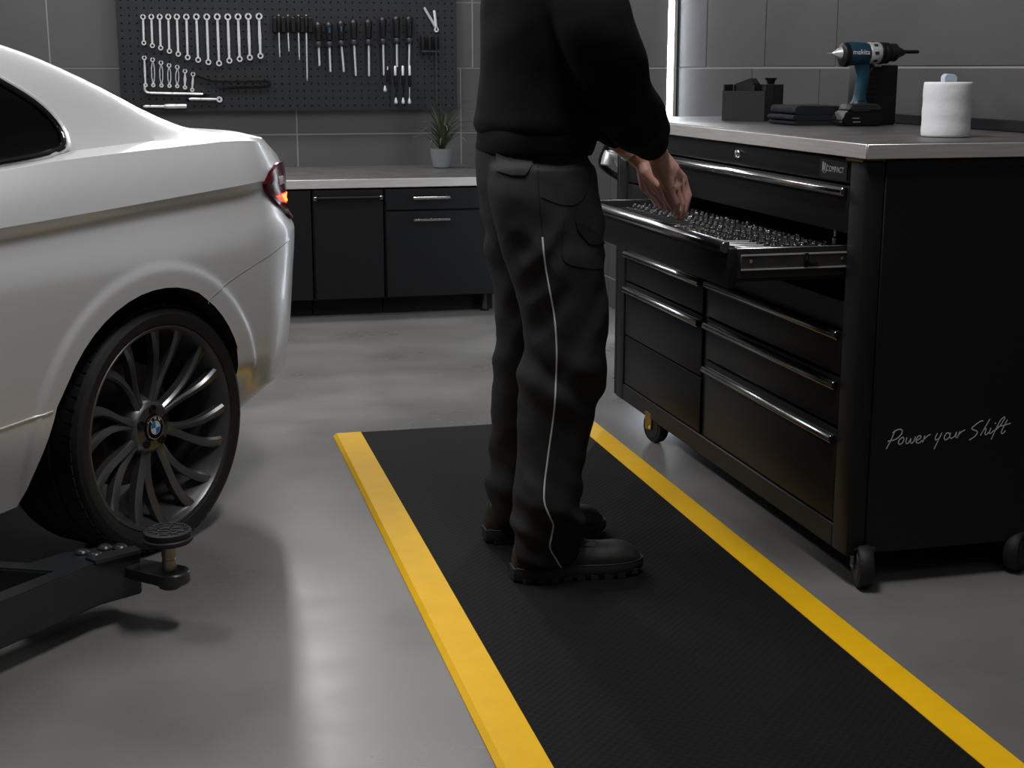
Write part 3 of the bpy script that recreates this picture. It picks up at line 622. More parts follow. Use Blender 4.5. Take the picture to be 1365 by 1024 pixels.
for row, x in enumerate((1.372, 1.412, 1.449, 1.486, 1.523, 1.556, 1.590, 1.622)):
    for j, y in enumerate(ys):
        if row < 3 and y < 3.44: continue         # the small wrenches lie here
        if row < 3 and y > 3.80: continue         # the thin keys lie here
        if rs_.random() < .06: continue
        k = [3, 2, 1, 5, 4, 0, 4, 0][row]
        if rs_.random() < .2: k = rs_.randrange(6)
        o = place_socket(k, x + rs_.uniform(-.003, .003), float(y) + rs_.uniform(-.004, .004)); ns += 1; cnt[row] = cnt.get(row, 0) + 1
        o['label'] = 'chrome socket in the open drawer, %s row from front, %s from near end' % (NTH[row], NTH[cnt[row] - 1])
# bright flat wrenches near the front right corner of the drawer
def flat_wrench(p, ang, L, s, name, label, cat, group):
    t = thing(name, label, cat, (p[0], p[1], TZ), 0, group)
    d = Vector((math.cos(ang), math.sin(ang), 0)); n = Vector((-d.y, d.x, 0)); p = Vector((p[0], p[1], TZ))
    bm = BM(); obox(bm, p + d * L / 2 + Vector((0, 0, .0035)), d * (L / 2 - s * .8), n * s * .36, Vector((0, 0, .003)), .0012); obj('shank', bm, 'satin', t)
    for q, nm in ((p, 'ring_end'), (p + d * L, 'open_end')):
        bm = BM(); ri = s * .5; ro = s
        rr = [[q + Vector((r * math.cos(2 * math.pi * j / 14), r * math.sin(2 * math.pi * j / 14), z)) for j in range(14)] for r, z in ((ro, .0005), (ro, .009), (ri, .009), (ri, .0005))]
        rings(bm, rr, closed=True); obj(nm, bm, 'socket', t)
    return t
for i in range(7):
    flat_wrench((1.352 + .006 * i, 3.405 - .042 * i), R(-8 - 1.0 * i), .085 + .012 * (7 - i) * .4, .0085, 'flat_wrench', 'flat steel wrench in near front corner of open drawer, %s from drawer side' % NTH[6 - i], 'wrench', 'flat wrenches in the open drawer')
for i in range(9):
    y = 3.84 + .058 * i
    t = thing('bent_key', 'bent steel key at the far front of the open drawer, %s from the hands' % NTH[i], 'key', (1.40, y, TZ), 0, 'thin bent keys in the open drawer')
    bm = BM(); L = .13 - .006 * i
    tube(bm, catmull([(1.352, y, TZ + .004), (1.36 + L * .8, y - .012, TZ + .004), (1.36 + L, y - .006, TZ + .005), (1.362 + L, y + .014, TZ + .005)], 4), .0024, 6); obj('rod', bm, 'socket', t)
    if i % 3 == 0:
        bm = BM(); q = Vector((1.353, y - .001, TZ + .004)); rr = [[q + Vector((r * math.cos(2 * math.pi * j / 14), r * math.sin(2 * math.pi * j / 14), z)) for j in range(14)] for r, z in ((.016, -.003), (.016, .003), (.012, .003), (.012, -.003))]
        rings(bm, rr, closed=True); obj('ring', bm, 'socket', t)
# two taller adapters near the right rear corner
for i, (x, y) in enumerate(((1.655, 3.20), (1.66, 3.30), (1.66, 3.135))):
    t = thing('extension_piece', 'slim chrome extension piece upright at the rear of the open drawer, ' + ['middle of three', 'farthest of three', 'nearest of three'][i], 'socket', (x, y, TZ), 0, 'upright extension pieces in the open drawer')
    b = BM(); lathe(b, [(.009, 0), (.009, .018), (.0055, .022), (.0055, .048), (.0075, .05), (.0075, .058), (.004, .06)], (x, y, TZ), n=12); obj('body', b, 'chrome', t)

# ------------------------------------------------------------------ things on the cart worktop
ZW = 1.0845
OB = Matrix(((.737, .675, 0, 1.807), (-.675, .737, 0, 4.445), (0, 0, 1, ZW), (0, 0, 0, 1)))
def ob(bm): bm.transform(OB); return bm
t = thing('organizer_box', 'black open desk organizer box at the far left of the cart worktop', 'box', OB @ Vector((.07, .09, 0)))
h = .116; lx = .144; d0 = .085
b = BM()
box(b, (0, 0, .0005), (lx, d0, .006)); box(b, (0, 0, .0062), (lx, .005, h - .020)); box(b, (0, .0052, .0062), (.005, d0, h)); box(b, (lx - .005, .0052, .0062), (lx, d0, h)); box(b, (.0052, d0 - .005, .0062), (lx - .0052, d0, h))
obj('open_compartment', ob(b), 'tray', t, smooth=0)
for k in (1, 3):
    b = BM(); xx = k * .034; box(b, (xx, .0054, .0062), (xx + .004, d0 - .0054, h)); obj('partition', ob(b), 'tray', t)
b = BM(); box(b, (0, d0 + .0005, .0005), (lx, .192, h), .002); obj('closed_block', ob(b), 'cart', t)
t = thing('wedge_holder', 'black wedge-topped holder sticking up out of the organizer box', 'holder', OB @ Vector((.07, .04, .007)))
b = BM(); prism(b, [(.0395, .0066), (.1005, .0066), (.1005, h + .004), (.088, h + .020), (.0395, h + .003)], lambda u, v: (u, .012, v), lambda u, v: (u, .074, v)); obj('wedge', ob(b), 'dark', t, smooth=0)
cp_ = OB @ Vector((.112, .150, h))
t = thing('small_cup', 'tiny black flared cup standing on the closed half of the organizer', 'cup', cp_)
b = BM(); lathe(b, [(.012, .0005), (.013, .004), (.014, .010), (.020, .018), (.0205, .021), (.017, .021), (.010, .012), (.001, .010)], cp_, n=18); obj('cup_body', b, 'grip', t)
# folded cloths
def cloth(name, x0, x1, y0, y1, z, th, m, label, seed):
    t = thing(name, label, 'cloth', ((x0 + x1) / 2, (y0 + y1) / 2, z), 0, 'folded cloths beside the drill')
    bm = BM(); prof = [(.0, .12), (-.02, .3), (-.02, .7), (.02, .95), (.12, 1.0), (.5, .97), (.9, 1.0), (.99, .85), (1.01, .5), (.99, .15), (.93, .0), (.05, .0)]
    n = 10; rr = []
    for i in range(n + 1):
        t_ = i / n; y = y0 + (y1 - y0) * t_; rr.append([Vector((x0 + u * (x1 - x0) + .003 * noise.noise((u * 3, t_ * 4, seed)), y, z + th * v * (1 + .14 * noise.noise((u * 4, t_ * 5, seed + 3)) * (v > .5)))) for u, v in prof])
    rings(bm, rr); obj('fabric', bm, m, t, smooth=60); return t
cloth('folded_cloth', 1.862, 2.035, 4.00, 4.19, ZW + .0005, .013, 'navy', 'lowest folded dark blue cloth in the stack beside the drill', 1)
cloth('folded_cloth', 1.858, 2.040, 4.00, 4.19, ZW + .0145, .016, 'navy', 'middle folded dark blue cloth in the stack beside the drill', 2)
cloth('folded_cloth', 1.866, 2.032, 4.005, 4.185, ZW + .0318, .026, 'navy', 'topmost folded dark blue cloth in the stack beside the drill', 3)
# cordless drill
YD = 3.935
t = thing('cordless_drill', 'teal cordless drill with silver collar and black battery on the cart worktop', 'drill', (2.03, YD, ZW))
Z0 = 1.294
b = BM(); lathe(b, [(.012, 1.966), (.028, 1.968), (.034, 1.972), (.0355, 1.980), (.0355, 1.986)], (0, YD, Z0 - .003), 'X', 20); obj('rear_cap', b, 'grip', t)
b = BM(); lathe(b, [(.033, 1.985), (.0345, 1.995), (.0345, 2.015), (.033, 2.035), (.031, 2.052)], (0, YD, Z0), 'X', 20); obj('motor_housing', b, 'teal', t)
b = BM(); lathe(b, [(.029, 2.051), (.031, 2.054), (.032, 2.08), (.030, 2.088)], (0, YD, Z0 + .002), 'X', 24); obj('gear_collar', b, 'satin', t, label='silver gear collar')
b = BM()
for k in range(8):
    a = k * math.pi / 4; q = Vector((2.068, YD + .032 * math.cos(a), Z0 + .002 + .032 * math.sin(a))); obox(b, q, Vector((.006, 0, 0)), .004 * Vector((0, -math.sin(a), math.cos(a))), .001 * Vector((0, math.cos(a), math.sin(a))))
obj('collar_mark', b, 'tray', t)
b = BM(); lathe(b, [(.029, 2.087), (.032, 2.090), (.032, 2.100), (.0295, 2.103), (.031, 2.106), (.031, 2.116), (.027, 2.119)], (0, YD, Z0 + .002), 'X', 24); obj('torque_ring', b, 'grip', t)
b = BM(); lathe(b, [(.020, 2.118), (.026, 2.121), (.0265, 2.142), (.023, 2.146), (.018, 2.150), (.010, 2.168), (.006, 2.174)], (0, YD, Z0 + .004), 'X', 20); obj('chuck', b, 'dark', t)
b = BM()
for k in range(26):
    pass
pts = [(2.172 + .048 * i / 30, YD, Z0 + .006) for i in range(31)]
tube(b, pts, [.0060 - (.0014 if i % 4 < 2 else 0) - (.002 if i == 30 else 0) for i in range(31)], 8); obj('drill_bit', b, 'blackmetal', t)
b = BM(); lathe(b, [(.018, 1.968), (.014, 1.958), (.006, 1.945), (.003, 1.941), (.0012, 1.938), (.0008, 1.921)], (0, YD, Z0 + .001), 'X', 16); obj('rear_nozzle', b, 'satin', t, label='pale tapered nozzle with a needle tip')
# grip: lofted, leaning back
gp = [(2.034, 1.274, .026, .017), (2.040, 1.255, .025, .0165), (2.043, 1.232, .021, .0155), (2.040, 1.205, .020, .0155), (2.036, 1.178, .020, .016), (2.034, 1.160, .021, .017), (2.034, 1.148, .03, .02)]
b = BM(); rings(b, [[Vector((x + rx * math.cos(2 * math.pi * j / 16), YD + ry * math.sin(2 * math.pi * j / 16), z)) for j in range(16)] for x, z, rx, ry in gp]); obj('grip', b, 'teal', t, smooth=60)
b = BM(); tube(b, [(2.054, YD, 1.266), (2.071, YD, 1.256), (2.066, YD, 1.243), (2.054, YD, 1.236)], [.006, .008, .008, .006], 10); obj('trigger', b, 'grip', t)
b = BM(); box(b, (2.022, YD - .0185, 1.155), (2.044, YD + .0185, 1.162), .002); obj('grip_foot', b, 'tray', t)
b = BM(); prism(b, [(1.985, 1.136), (1.994, 1.150), (2.075, 1.150), (2.092, 1.140), (2.092, 1.130), (1.985, 1.130)], lambda u, v: (u, YD - .034, v), lambda u, v: (u, YD + .034, v)); bmesh.ops.bevel(b, geom=list(b.edges), offset=.003, segments=1, affect='EDGES'); obj('foot_plate', b, 'tray', t)
b = BM(); prism(b, [(1.968, 1.090), (1.963, 1.100), (1.968, 1.112), (1.978, 1.1295), (2.075, 1.1295), (2.092, 1.118), (2.097, 1.104), (2.092, 1.090), (2.082, ZW + .0005), (1.98, ZW + .0005)], lambda u, v: (u, YD - .038, v), lambda u, v: (u, YD + .038, v)); bmesh.ops.bevel(b, geom=list(b.edges), offset=.004, segments=2, affect='EDGES'); bt = obj('battery', b, 'grip', t, label='black slide-on battery')
b = BM(); box(b, (1.995, YD - .0395, 1.128), (2.052, YD - .0385, 1.140), .0004); box(b, (2.002, YD - .0402, 1.133), (2.040, YD - .0394, 1.1365)); obj('release_button', b, 'tray', bt)
b = BM(); box(b, (1.995, YD - .0386, 1.1075), (2.018, YD - .0379, 1.1095)); box(b, (1.998, YD - .0386, 1.0965), (2.022, YD - .0379, 1.0985)); obj('printed_line', b, 'greyletter', bt)
mx = Matrix(((1, 0, 0, 2.0165), (0, 0, -1, YD - .0348), (0, 1, 0, 1.298), (0, 0, 0, 1)))
text('lettering', 'makita', .0205, mx, 'lettering', t, .0008)
# battery charger behind the drill
t = thing('charger', 'tall black finned charger box standing behind the drill', 'charger', (2.11, 4.03, ZW))
b = BM(); box(b, (2.078, 3.985, ZW + .0005), (2.185, 4.10, 1.262), .006, 2); obj('housing', b, 'dark', t)
for k in range(6):
    b = BM(); z = 1.165 + k * .0145; box(b, (2.080, 3.9795, z), (2.115, 3.9845, z + .004), .001); obj('fin', b, 'tray', t)
b = BM(); box(b, (2.080, 3.975, 1.256), (2.125, 4.02, 1.268), .003); obj('top_clip', b, 'satin', t)
# paper roll
t = thing('paper_roll', 'white kitchen paper roll standing on the right end of the cart worktop', 'paper roll', (1.918, 3.245, ZW))
pc2 = (1.918, 3.245, 0)
b = BM(); prof = [(.056, ZW + .0005), (.0585, ZW + .002)] + [(.0595 + .0006 * math.sin(k * 1.7), ZW + .006 + .012 * k) for k in range(11)] + [(.0585, 1.2165), (.057, 1.2185), (.021, 1.2185), (.020, 1.215), (.020, 1.12), (.001, 1.12)]
lathe(b, prof, pc2, n=48); obj('roll', b, 'paper', t, smooth=60)
b = BM(); tube(b, [(1.918 + .0595, 3.245, ZW + .004), (1.918 + .060, 3.245, 1.215)], .0012, 5); obj('sheet_edge', b, 'paper', t)
b = BM(); prism(b, [(1.900, 1.12), (1.937, 1.12), (1.937, 1.231), (1.930, 1.237), (1.907, 1.239), (1.900, 1.232)], lambda u, v: (u, 3.236, v), lambda u, v: (u, 3.254, v)); bmesh.ops.bevel(b, geom=list(b.edges), offset=.002, segments=1, affect='EDGES'); obj('core_tab', b, 'card', t, label='pale blue tab in the core')
# ------------------------------------------------------------------ white car (local frame: x = rearwards, y = -w, z up; rear left wheel at the origin)
CARLOC = (-.022, 3.73, 0); CARROT = R(90 - 41.4)
car = thing('car', 'white silver coupe parked at the left, tail light lit, seen from its rear quarter', 'car', CARLOC, CARROT)
CM = W[car.name]
def cobj(name, bm, m, parent=None, **k):        # bm in car coordinates
    bm.transform(CM); return obj(name, bm, m, parent or car, **k)
HWC = -.885                                        # centre plane in w
# side stations: s, then (w,z) for 12 keys: underside, sill, door, mid, flare, below crease, crease, shoulder, belt, rail, roof mid, roof centre
def zc(s): return float(np.interp(s, [-3.8, -2.6, -1.2, -.52, -.10, .43], [.80, .85, .885, .906, .922, .945]))
def zsh(s): return float(np.interp(s, [-3.8, -2.6, -1.2, -.5, -.27, 0, .32, .42], [.84, .92, .985, 1.022, 1.040, 1.049, 1.057, 1.06]))
RAIL = [(-3.8, -.30, .86), (-3.2, -.25, .955), (-2.5, -.22, 1.0), (-1.9, -.24, 1.15), (-1.35, -.27, 1.345), (-.9, -.28, 1.385), (-.55, -.27, 1.37), (-.265, -.245, 1.315), (-.084, -.225, 1.264), (.039, -.205, 1.212), (.173, -.195, 1.157), (.294, -.20, 1.112), (.42, -.215, 1.082), (.55, -.235, 1.070)]
def rail(s):
    x = [r[0] for r in RAIL]; return float(pchip(x, [r[1] for r in RAIL], s)), float(pchip(x, [r[2] for r in RAIL], s))
ROOF = [(-3.8, .86), (-3.2, .985), (-2.5, 1.04), (-1.9, 1.20), (-1.35, 1.40), (-.9, 1.44), (-.5, 1.425), (-.2, 1.37), (.1, 1.255), (.33, 1.118), (.5, 1.088)]
def roofz(s): return float(pchip([r[0] for r in ROOF], [r[1] for r in ROOF], s))
NOSE = [(-3.72, -.42), (-3.66, -.20), (-3.5, -.06), (-3.2, -.005), (-2.6, .0)]
def nose(s): return float(np.interp(s, [n[0] for n in NOSE], [n[1] for n in NOSE]))
ST = []
for s in (-3.72, -3.66, -3.5, -3.2, -2.6, -1.9, -1.35, -.9, -.6, -.45, -.3, -.15, 0., .12, .24, .34):
    dw = nose(s); rw, rz = rail(s); cz = zc(s); sz = zsh(s)
    sill = float(np.interp(s, [-.5, .15, .34], [.228, .30, .345])); fl = float(np.interp(abs(s + .03), [0, .5, .9], [1, .35, 0]))
    belt_w = -.070 if s < -.2 else float(np.interp(s, [-.2, .34], [-.070, -.080]))
    ST.append([(s, -.16 + dw, .20), (s, -.058 + dw, sill), (s, .000 + dw + .022 * fl, .455), (s, .016 + dw + .016 * fl, .62), (s, .020 + dw + .018 * fl, .755),
               (s, .001 + dw + .004 * fl, cz - .040), (s, .028 + dw, cz), (s, -.024 + dw, sz), (s, belt_w + dw, sz + float(np.interp(s, [-.4, .1, .34], [.012, .016, .014]))),
               (s, rw + dw * .5, rz), (s, (rw + HWC) / 2, (rz * .35 + roofz(s) * .65)), (s, HWC, roofz(s))])
NSIDE = len(ST)
# around the rear corner: base plan curve, inward normal
WRAP = [((.44, .024), (.10, 1)), ((.56, -.003), (.30, .95)), ((.67, -.060), (.55, .83)), ((.765, -.135), (.70, .70)), ((.845, -.26), (.88, .47)), ((.895, -.47), (.97, .22)), ((.92, HWC), (1, 0))]
DEEP = [.16, .035, .014, .002, -.008, .018, .020, .036, .078, .17, None, None]
DE0 = [.17, .045, .015, .002, .0, .020, .004, .036, .070, .20, None, None]     # at the first wrap station
ZR = [.24, .362, .50, .64, .785, .845, .935, 1.000, 1.050, 1.070, None, None]
Z0_ = [.22, .352, .46, .62, .775, .905, .945, 1.055, 1.066, 1.080, None, None]
for i, (p, n) in enumerate(WRAP):
    f = float(np.interp(i, [0, 2.0], [0, 1])); row = []
    for k in range(10):
        dpt = DE0[k] * (1 - f) + DEEP[k] * f; z = Z0_[k] * (1 - f) + ZR[k] * f
        s, w_ = p[0] - n[0] * dpt, p[1] - n[1] * dpt
        if k == 0: s, w_ = .3 + (s - .3) * .7, w_ if i < 6 else HWC
        if i == 6: w_ = HWC
        row.append((s, max(w_, HWC), z))
    c = (.50, HWC, 1.088); r9 = row[9]
    row.append((r9[0] * .5 + c[0] * .5, r9[1] * .5 + c[1] * .5, r9[2] * .42 + c[2] * .58)); row.append(c)
    ST.append(row)
ST = np.array(ST)                                   # [station, key, 3]
SUB = [6, 6, 8, 10, 10, 10, 12, 14, 16, 18, 18, 18, 16, 14, 10, 8, 10, 10, 10, 10, 8, 8]
tq = np.concatenate([np.linspace(i, i + 1, SUB[i], endpoint=False) for i in range(len(ST) - 1)] + [[len(ST) - 1.]])
tk = np.arange(len(ST))
G1 = np.zeros((len(tq), 12, 3))
for k in range(12):
    for c in range(3): G1[:, k, c] = pchip(tk, ST[:, k, c], tq)
# across: chains between hard keys (sill, crease, shoulder) are smooth curves, the rest straight
CH_ = [(0, 1), (1, 2, 3, 4, 5, 6), (6, 7), (7, 8), (8, 9, 10, 11)]
NS = {(0, 1): [4], (6, 7): [8], (7, 8): [5]}
def cross(row):
    out = []
    for ch in CH_:
        P = row[list(ch)]
        if len(ch) == 2:
            n = NS[ch][0]; T = np.linspace(0, 1, n, endpoint=False)[:, None]; seg = P[0] * (1 - T) + P[1] * T
            if ch == (6, 7): seg[:, 1] += .006 * np.sin(np.pi * T[:, 0])
            out.append(seg)
        else:
            d = np.concatenate([[0], np.cumsum(np.linalg.norm(np.diff(P, axis=0), axis=1) + 1e-6)])
            n = 64 if ch[0] == 1 else 34; q = np.linspace(0, d[-1], n, endpoint=False)
            out.append(np.stack([pchip(d, P[:, c], q) for c in range(3)], 1))
    out.append(row[11:12]); return np.concatenate(out)
GR = np.stack([cross(r) for r in G1])               # [tau, profile, (s,w,z)]
# raised band round the wheel arch
AC, AR = (-.030, .335), .372
def arch_r(s, z): return math.hypot(s - AC[0], z - AC[1])
for a in range(GR.shape[0]):
    for c in range(GR.shape[1]):
        s, w_, z = GR[a, c]
        if abs(s) < .7 and w_ > -.12 and z < .88:
            d = arch_r(s, z) - AR
            q = max(0., min(1., (.066 - d) / .022)); GR[a, c, 1] += .009 * q * q * (3 - 2 * q)
b = BM(); nt_, npf = GR.shape[:2]
def vget(a, c, mir): s, w_, z = GR[a, c]; return b.verts.new((s, (-w_ if not mir else -(2 * HWC - w_)), z))
half = []
for mir in (0, 1): half.append([[vget(a, c, mir) for c in range(npf)] for a in range(nt_)])
for mir in (0, 1):
    V_ = half[mir]
    for a in range(nt_ - 1):
        for c in range(npf - 1):
            q = [V_[a][c], V_[a + 1][c], V_[a + 1][c + 1], V_[a][c + 1]]
            b.faces.new(q if not mir else q[::-1])
for c in range(npf - 1):                            # nose
    b.faces.new((half[0][0][c], half[0][0][c + 1], half[1][0][c + 1], half[1][0][c]))
for a in range(nt_ - 1):                            # floor pan
    b.faces.new((half[0][a][0], half[1][a][0], half[1][a + 1][0], half[0][a + 1][0]))
bmesh.ops.remove_doubles(b, verts=b.verts, dist=1e-4)
bmesh.ops.dissolve_degenerate(b, edges=b.edges, dist=1e-5)
body_tree = BVHTree.FromBMesh(b)
bmc = b.copy()
body = cobj('body', b, 'paint', smooth=28)
body.data.materials.append(M['void'])
# wheel openings
def cutter(c0, s_off):
    bm = BM(); poly = []
    if s_off == 0:
        poly = [(.305, -.05), (.304, .33), (.302, .42), (.285, .50)]
        for a in range(24, 151, 7): poly.append((AC[0] + AR * math.cos(R(a)) * (1.0 if a > 60 else .955), AC[1] + AR * math.sin(R(a))))
        poly += [(-.385, .47), (-.415, .36), (-.455, .235), (-.475, .10), (-.48, -.05)]
    else:
        for a in range(-20, 201, 10): poly.append((s_off + .37 * math.cos(R(a)), .34 + .37 * math.sin(R(a))))
        poly = [(s_off + .36, -.05)] + poly + [(s_off - .36, -.05)]
    prism(bm, poly, lambda u, v: (u, c0 - .22, v), lambda u, v: (u, c0 + .30, v)); return bm
def apply_bool(o, bm):
    bmesh.ops.recalc_face_normals(bm, faces=bm.faces)
    me = bpy.data.meshes.new('cut'); bm.to_mesh(me); bm.free(); me.materials.append(M['paint']); me.materials.append(M['void'])
    for p in me.polygons: p.material_index = 1
    c = bpy.data.objects.new('cut', me); col.objects.link(c); c.matrix_world = CM
    md = o.modifiers.new('b', 'BOOLEAN'); md.operation = 'DIFFERENCE'; md.object = c; md.solver = 'EXACT'
    dg = bpy.context.evaluated_depsgraph_get(); new = bpy.data.meshes.new_from_object(o.evaluated_get(dg))
    o.modifiers.clear(); old = o.data; o.data = new; bpy.data.meshes.remove(old); bpy.data.objects.remove(c); bpy.data.meshes.remove(me)
bpy.context.view_layer.update()
for y0, so in ((.0, 0), (.0, -2.81), (1.77, 0), (1.77, -2.81)):
    bmk = cutter(y0 if y0 == 0 else y0 - .08, so); apply_bool(body, bmk)
body.data.name = 'body'
for p in body.data.polygons: p.use_smooth = True
body.data.set_sharp_from_angle(angle=R(28))

def on_body(p, d, off=0.):
    h = body_tree.ray_cast(Vector(p), Vector(d))
    if h[0] is None: return None, None
    n = h[1]
    if n.dot(Vector(d)) > 0: n = -n
    return h[0] + n * off, n
def patch(name, outline, d, m, off=.003, thick=0., back=2.0, cuts=14, parent=None, **k):
    """sheet that follows the body: outline (list of car-frame points) seen along d"""
    d = Vector(d).normalized(); up = Vector((0, 0, 1)); u = d.cross(up).normalized(); v = u.cross(d)
    P = [(Vector(p).dot(u), Vector(p).dot(v)) for p in outline]; cx_ = sum(p[0] for p in P) / len(P); cy_ = sum(p[1] for p in P) / len(P)
    # dense outline
    D = []
    for i in range(len(P)):
        a, c = P[i], P[(i + 1) % len(P)]
        for t in range(4): D.append((a[0] + (c[0] - a[0]) * t / 4, a[1] + (c[1] - a[1]) * t / 4))
    bm = BM(); o0 = Vector(outline[0]).dot(d); rows = []
    for r in range(cuts + 1):
        f = r / cuts; row = []
        for x, y in D:
            q = u * (cx_ + (x - cx_) * f) + v * (cy_ + (y - cy_) * f) + d * (o0 - back)
            h, n = on_body(q, d, off)
            row.append(bm.verts.new(h if h is not None else q + d * back))
        rows.append(row)
        if r == 0: rows[0] = row[:]
    for r in range(cuts):
        for j in range(len(D)):
            q = (rows[r][j], rows[r][(j + 1) % len(D)], rows[r + 1][(j + 1) % len(D)], rows[r + 1][j]); bm.faces.new(q)
    edge = [v_.co.copy() for v_ in rows[-1]]
    # rim going down into the body
    low = [bm.verts.new(e + d * (abs(off) + .004)) for e in edge]
    for j in range(len(D)): bm.faces.new((rows[-1][j], rows[-1][(j + 1) % len(D)], low[(j + 1) % len(D)], low[j]))
    bmesh.ops.remove_doubles(bm, verts=bm.verts, dist=1e-5)
    return cobj(name, bm, m, parent, smooth=40, **k), edge
SIDE = (0, 1, 0)                                    # looking from outside onto the left flank (y = -w)
win = catmull([(-.60, .0, 1.315), (-.50, .0, 1.300), (-.383, 0, 1.258), (-.308, 0, 1.222), (-.230, 0, 1.173), (-.190, 0, 1.125), (-.186, 0, 1.082), (-.226, 0, 1.055), (-.40, 0, 1.037), (-.60, 0, 1.022)], 3)
win = win + [Vector((-.95, 0, 1.005)), Vector((-1.30, 0, 1.0)), Vector((-1.62, 0, .995)), Vector((-1.45, 0, 1.13)), Vector((-1.2, 0, 1.28)), Vector((-.9, 0, 1.325))]
side_win, edge = patch('side_window', [(p.x, -.2, p.z) for p in win], SIDE, 'glass', .004)
b = BM(); tube(b, edge, .0075, 8, closed=True, flat=(1, .8)); cobj('window_trim', b, 'paint')
b = BM(); cen = sum(edge, Vector()) / len(edge); tube(b, [cen + (e - cen) * .965 + Vector((-.008, -.005, 0)) for e in edge], .008, 8, closed=True, flat=(1, .8)); cobj('window_seal', b, 'gloss')
patch('rear_window', [(-.22, -HWC - .52, 0), (-.22, -HWC + .52, 0), (.27, -HWC + .56, 0), (.27, -HWC - .56, 0)], (0, 0, -1), 'glass', .004, back=3)
patch('windscreen', [(-2.25, -HWC - .55, 0), (-2.25, -HWC + .55, 0), (-1.45, -HWC + .52, 0), (-1.45, -HWC - .52, 0)], (0, 0, -1), 'glass', .004, back=3)
far_win = [(p.x, 2.2, p.z) for p in win][::-1]
patch('side_window', far_win, (0, -1, 0), 'glass', .004)
# seams
def seam(name, pts, d, r=.0022, m='gloss'):
    P = []
    for p in catmull(pts, 8):
        h, n = on_body(Vector(p) - Vector(d) * 1.0, d, .0004)
        if h is not None: P.append(h)
    bm = BM(); tube(bm, P, r, 6); return cobj(name, bm, m)
seam('bumper_seam', [(.16, -.2, .640), (.182, -.2, .660), (.35, -.2, .712), (.50, -.2, .745), (.60, -.2, .765)], SIDE, .0011, 'skirt')
seam('sill_seam', [(-.398, -.2, .463), (-.6, -.2, .449), (-1.2, -.2, .43), (-2.2, -.2, .41)], SIDE, .0028, 'satin')
# lower side skirt
sk = [(-.470, -.2, .232), (-.402, -.2, .455), (-.7, -.2, .440), (-1.4, -.2, .42), (-2.3, -.2, .40), (-2.38, -.2, .235), (-1.3, -.2, .231)]
#patch('side_skirt', sk, SIDE, 'skirt', .0035)
# tail lamp
TL = [(.47, 0, .996), (.452, 0, .975), (.428, 0, .941), (.434, 0, .918), (.485, 0, .872), (.545, 0, .832), (.62, 0, .812), (.70, 0, .812), (.80, 0, .835), (.84, 0, .90), (.82, 0, .955), (.70, 0, .985)]
DL = Vector((-.62, .78, 0)).normalized()
def tl_pt(s, z):                                    # point on the body at station s (measured on the flank plane) and height z
    return Vector((s, .02, z)) - DL * .5
uL = DL.cross(Vector((0, 0, 1)))
def tl_hit(s, z):
    d = Vector((.81, .585, -.05)).normalized(); h, n = on_body(Vector((s, -.03, z)) - d * 1.0, d)
    return h if h is not None else body_tree.find_nearest(Vector((s, -.03, z)) + d * .15)[0]
def tl_rear(y, z):
    h, n = on_body((2.0, y, z), (-1, 0, 0)); return h if h is not None else body_tree.find_nearest(Vector((.9, y, z)))[0]
LD = (-.72, .69, 0)
vis = [tl_hit(*q) for q in ((.482, .989), (.455, .968), (.430, .943), (.433, .922), (.452, .897), (.485, .869), (.533, .836), (.560, .824))]
lampL, e_ = patch('tail_lamp', vis + [tl_rear(.22, .812), tl_rear(.40, .815), tl_rear(.52, .83), tl_rear(.56, .90), tl_rear(.52, .955), tl_rear(.30, .968)], LD, 'lamp_dark', .009, cuts=26, label='dark red wraparound tail lamp, lit at the bottom')
def tl_patch(name, pts, m, off, **k): return patch(name, [tl_hit(*q) for q in pts], LD, m, off, cuts=4, parent=lampL, **k)[0]
tl_patch('lit_segment', [(0.467, 0.900), (0.486, 0.905), (0.526, 0.905), (0.526, 0.897), (0.512, 0.872), (0.492, 0.880)], 'lamp_lit', .0108, label='glowing red lamp segment')
tl_patch('lit_core', [(0.490, 0.902), (0.513, 0.903), (0.509, 0.892), (0.514, 0.878), (0.505, 0.878), (0.496, 0.891)], 'lamp_hot', .0122, label='orange-hot core of the lamp')
tl_patch('reflector', [(0.479, 0.952), (0.502, 0.954), (0.509, 0.934), (0.485, 0.931)], 'lamp_clear', .0108)
far = [(.47, 1.76, .99), (.45, 1.76, .94), (.485, 1.76, .869), (.56, 1.76, .824), (.78, 1.6, .812), (.84, 1.45, .82), (.86, 1.3, .90), (.84, 1.4, .96), (.74, 1.6, .97)]
patch('tail_lamp', [Vector(p) for p in far], (-.72, -.69, 0), 'lamp_dark', .005, cuts=8)
# licence recess and boot line on the rear face, rear diffuser
patch('number_plate', [(1.2, -HWC - .26, .70), (1.2, -HWC + .26, .70), (1.2, -HWC + .26, .58), (1.2, -HWC - .26, .58)], (-1, 0, 0), 'bmw_white', .006, cuts=4)
patch('diffuser', [(1.2, -HWC - .6, .46), (1.2, -HWC + .6, .46), (1.2, -HWC + .6, .38), (1.2, -HWC - .6, .38)], (-1, 0, 0), 'dark', .006, cuts=4)

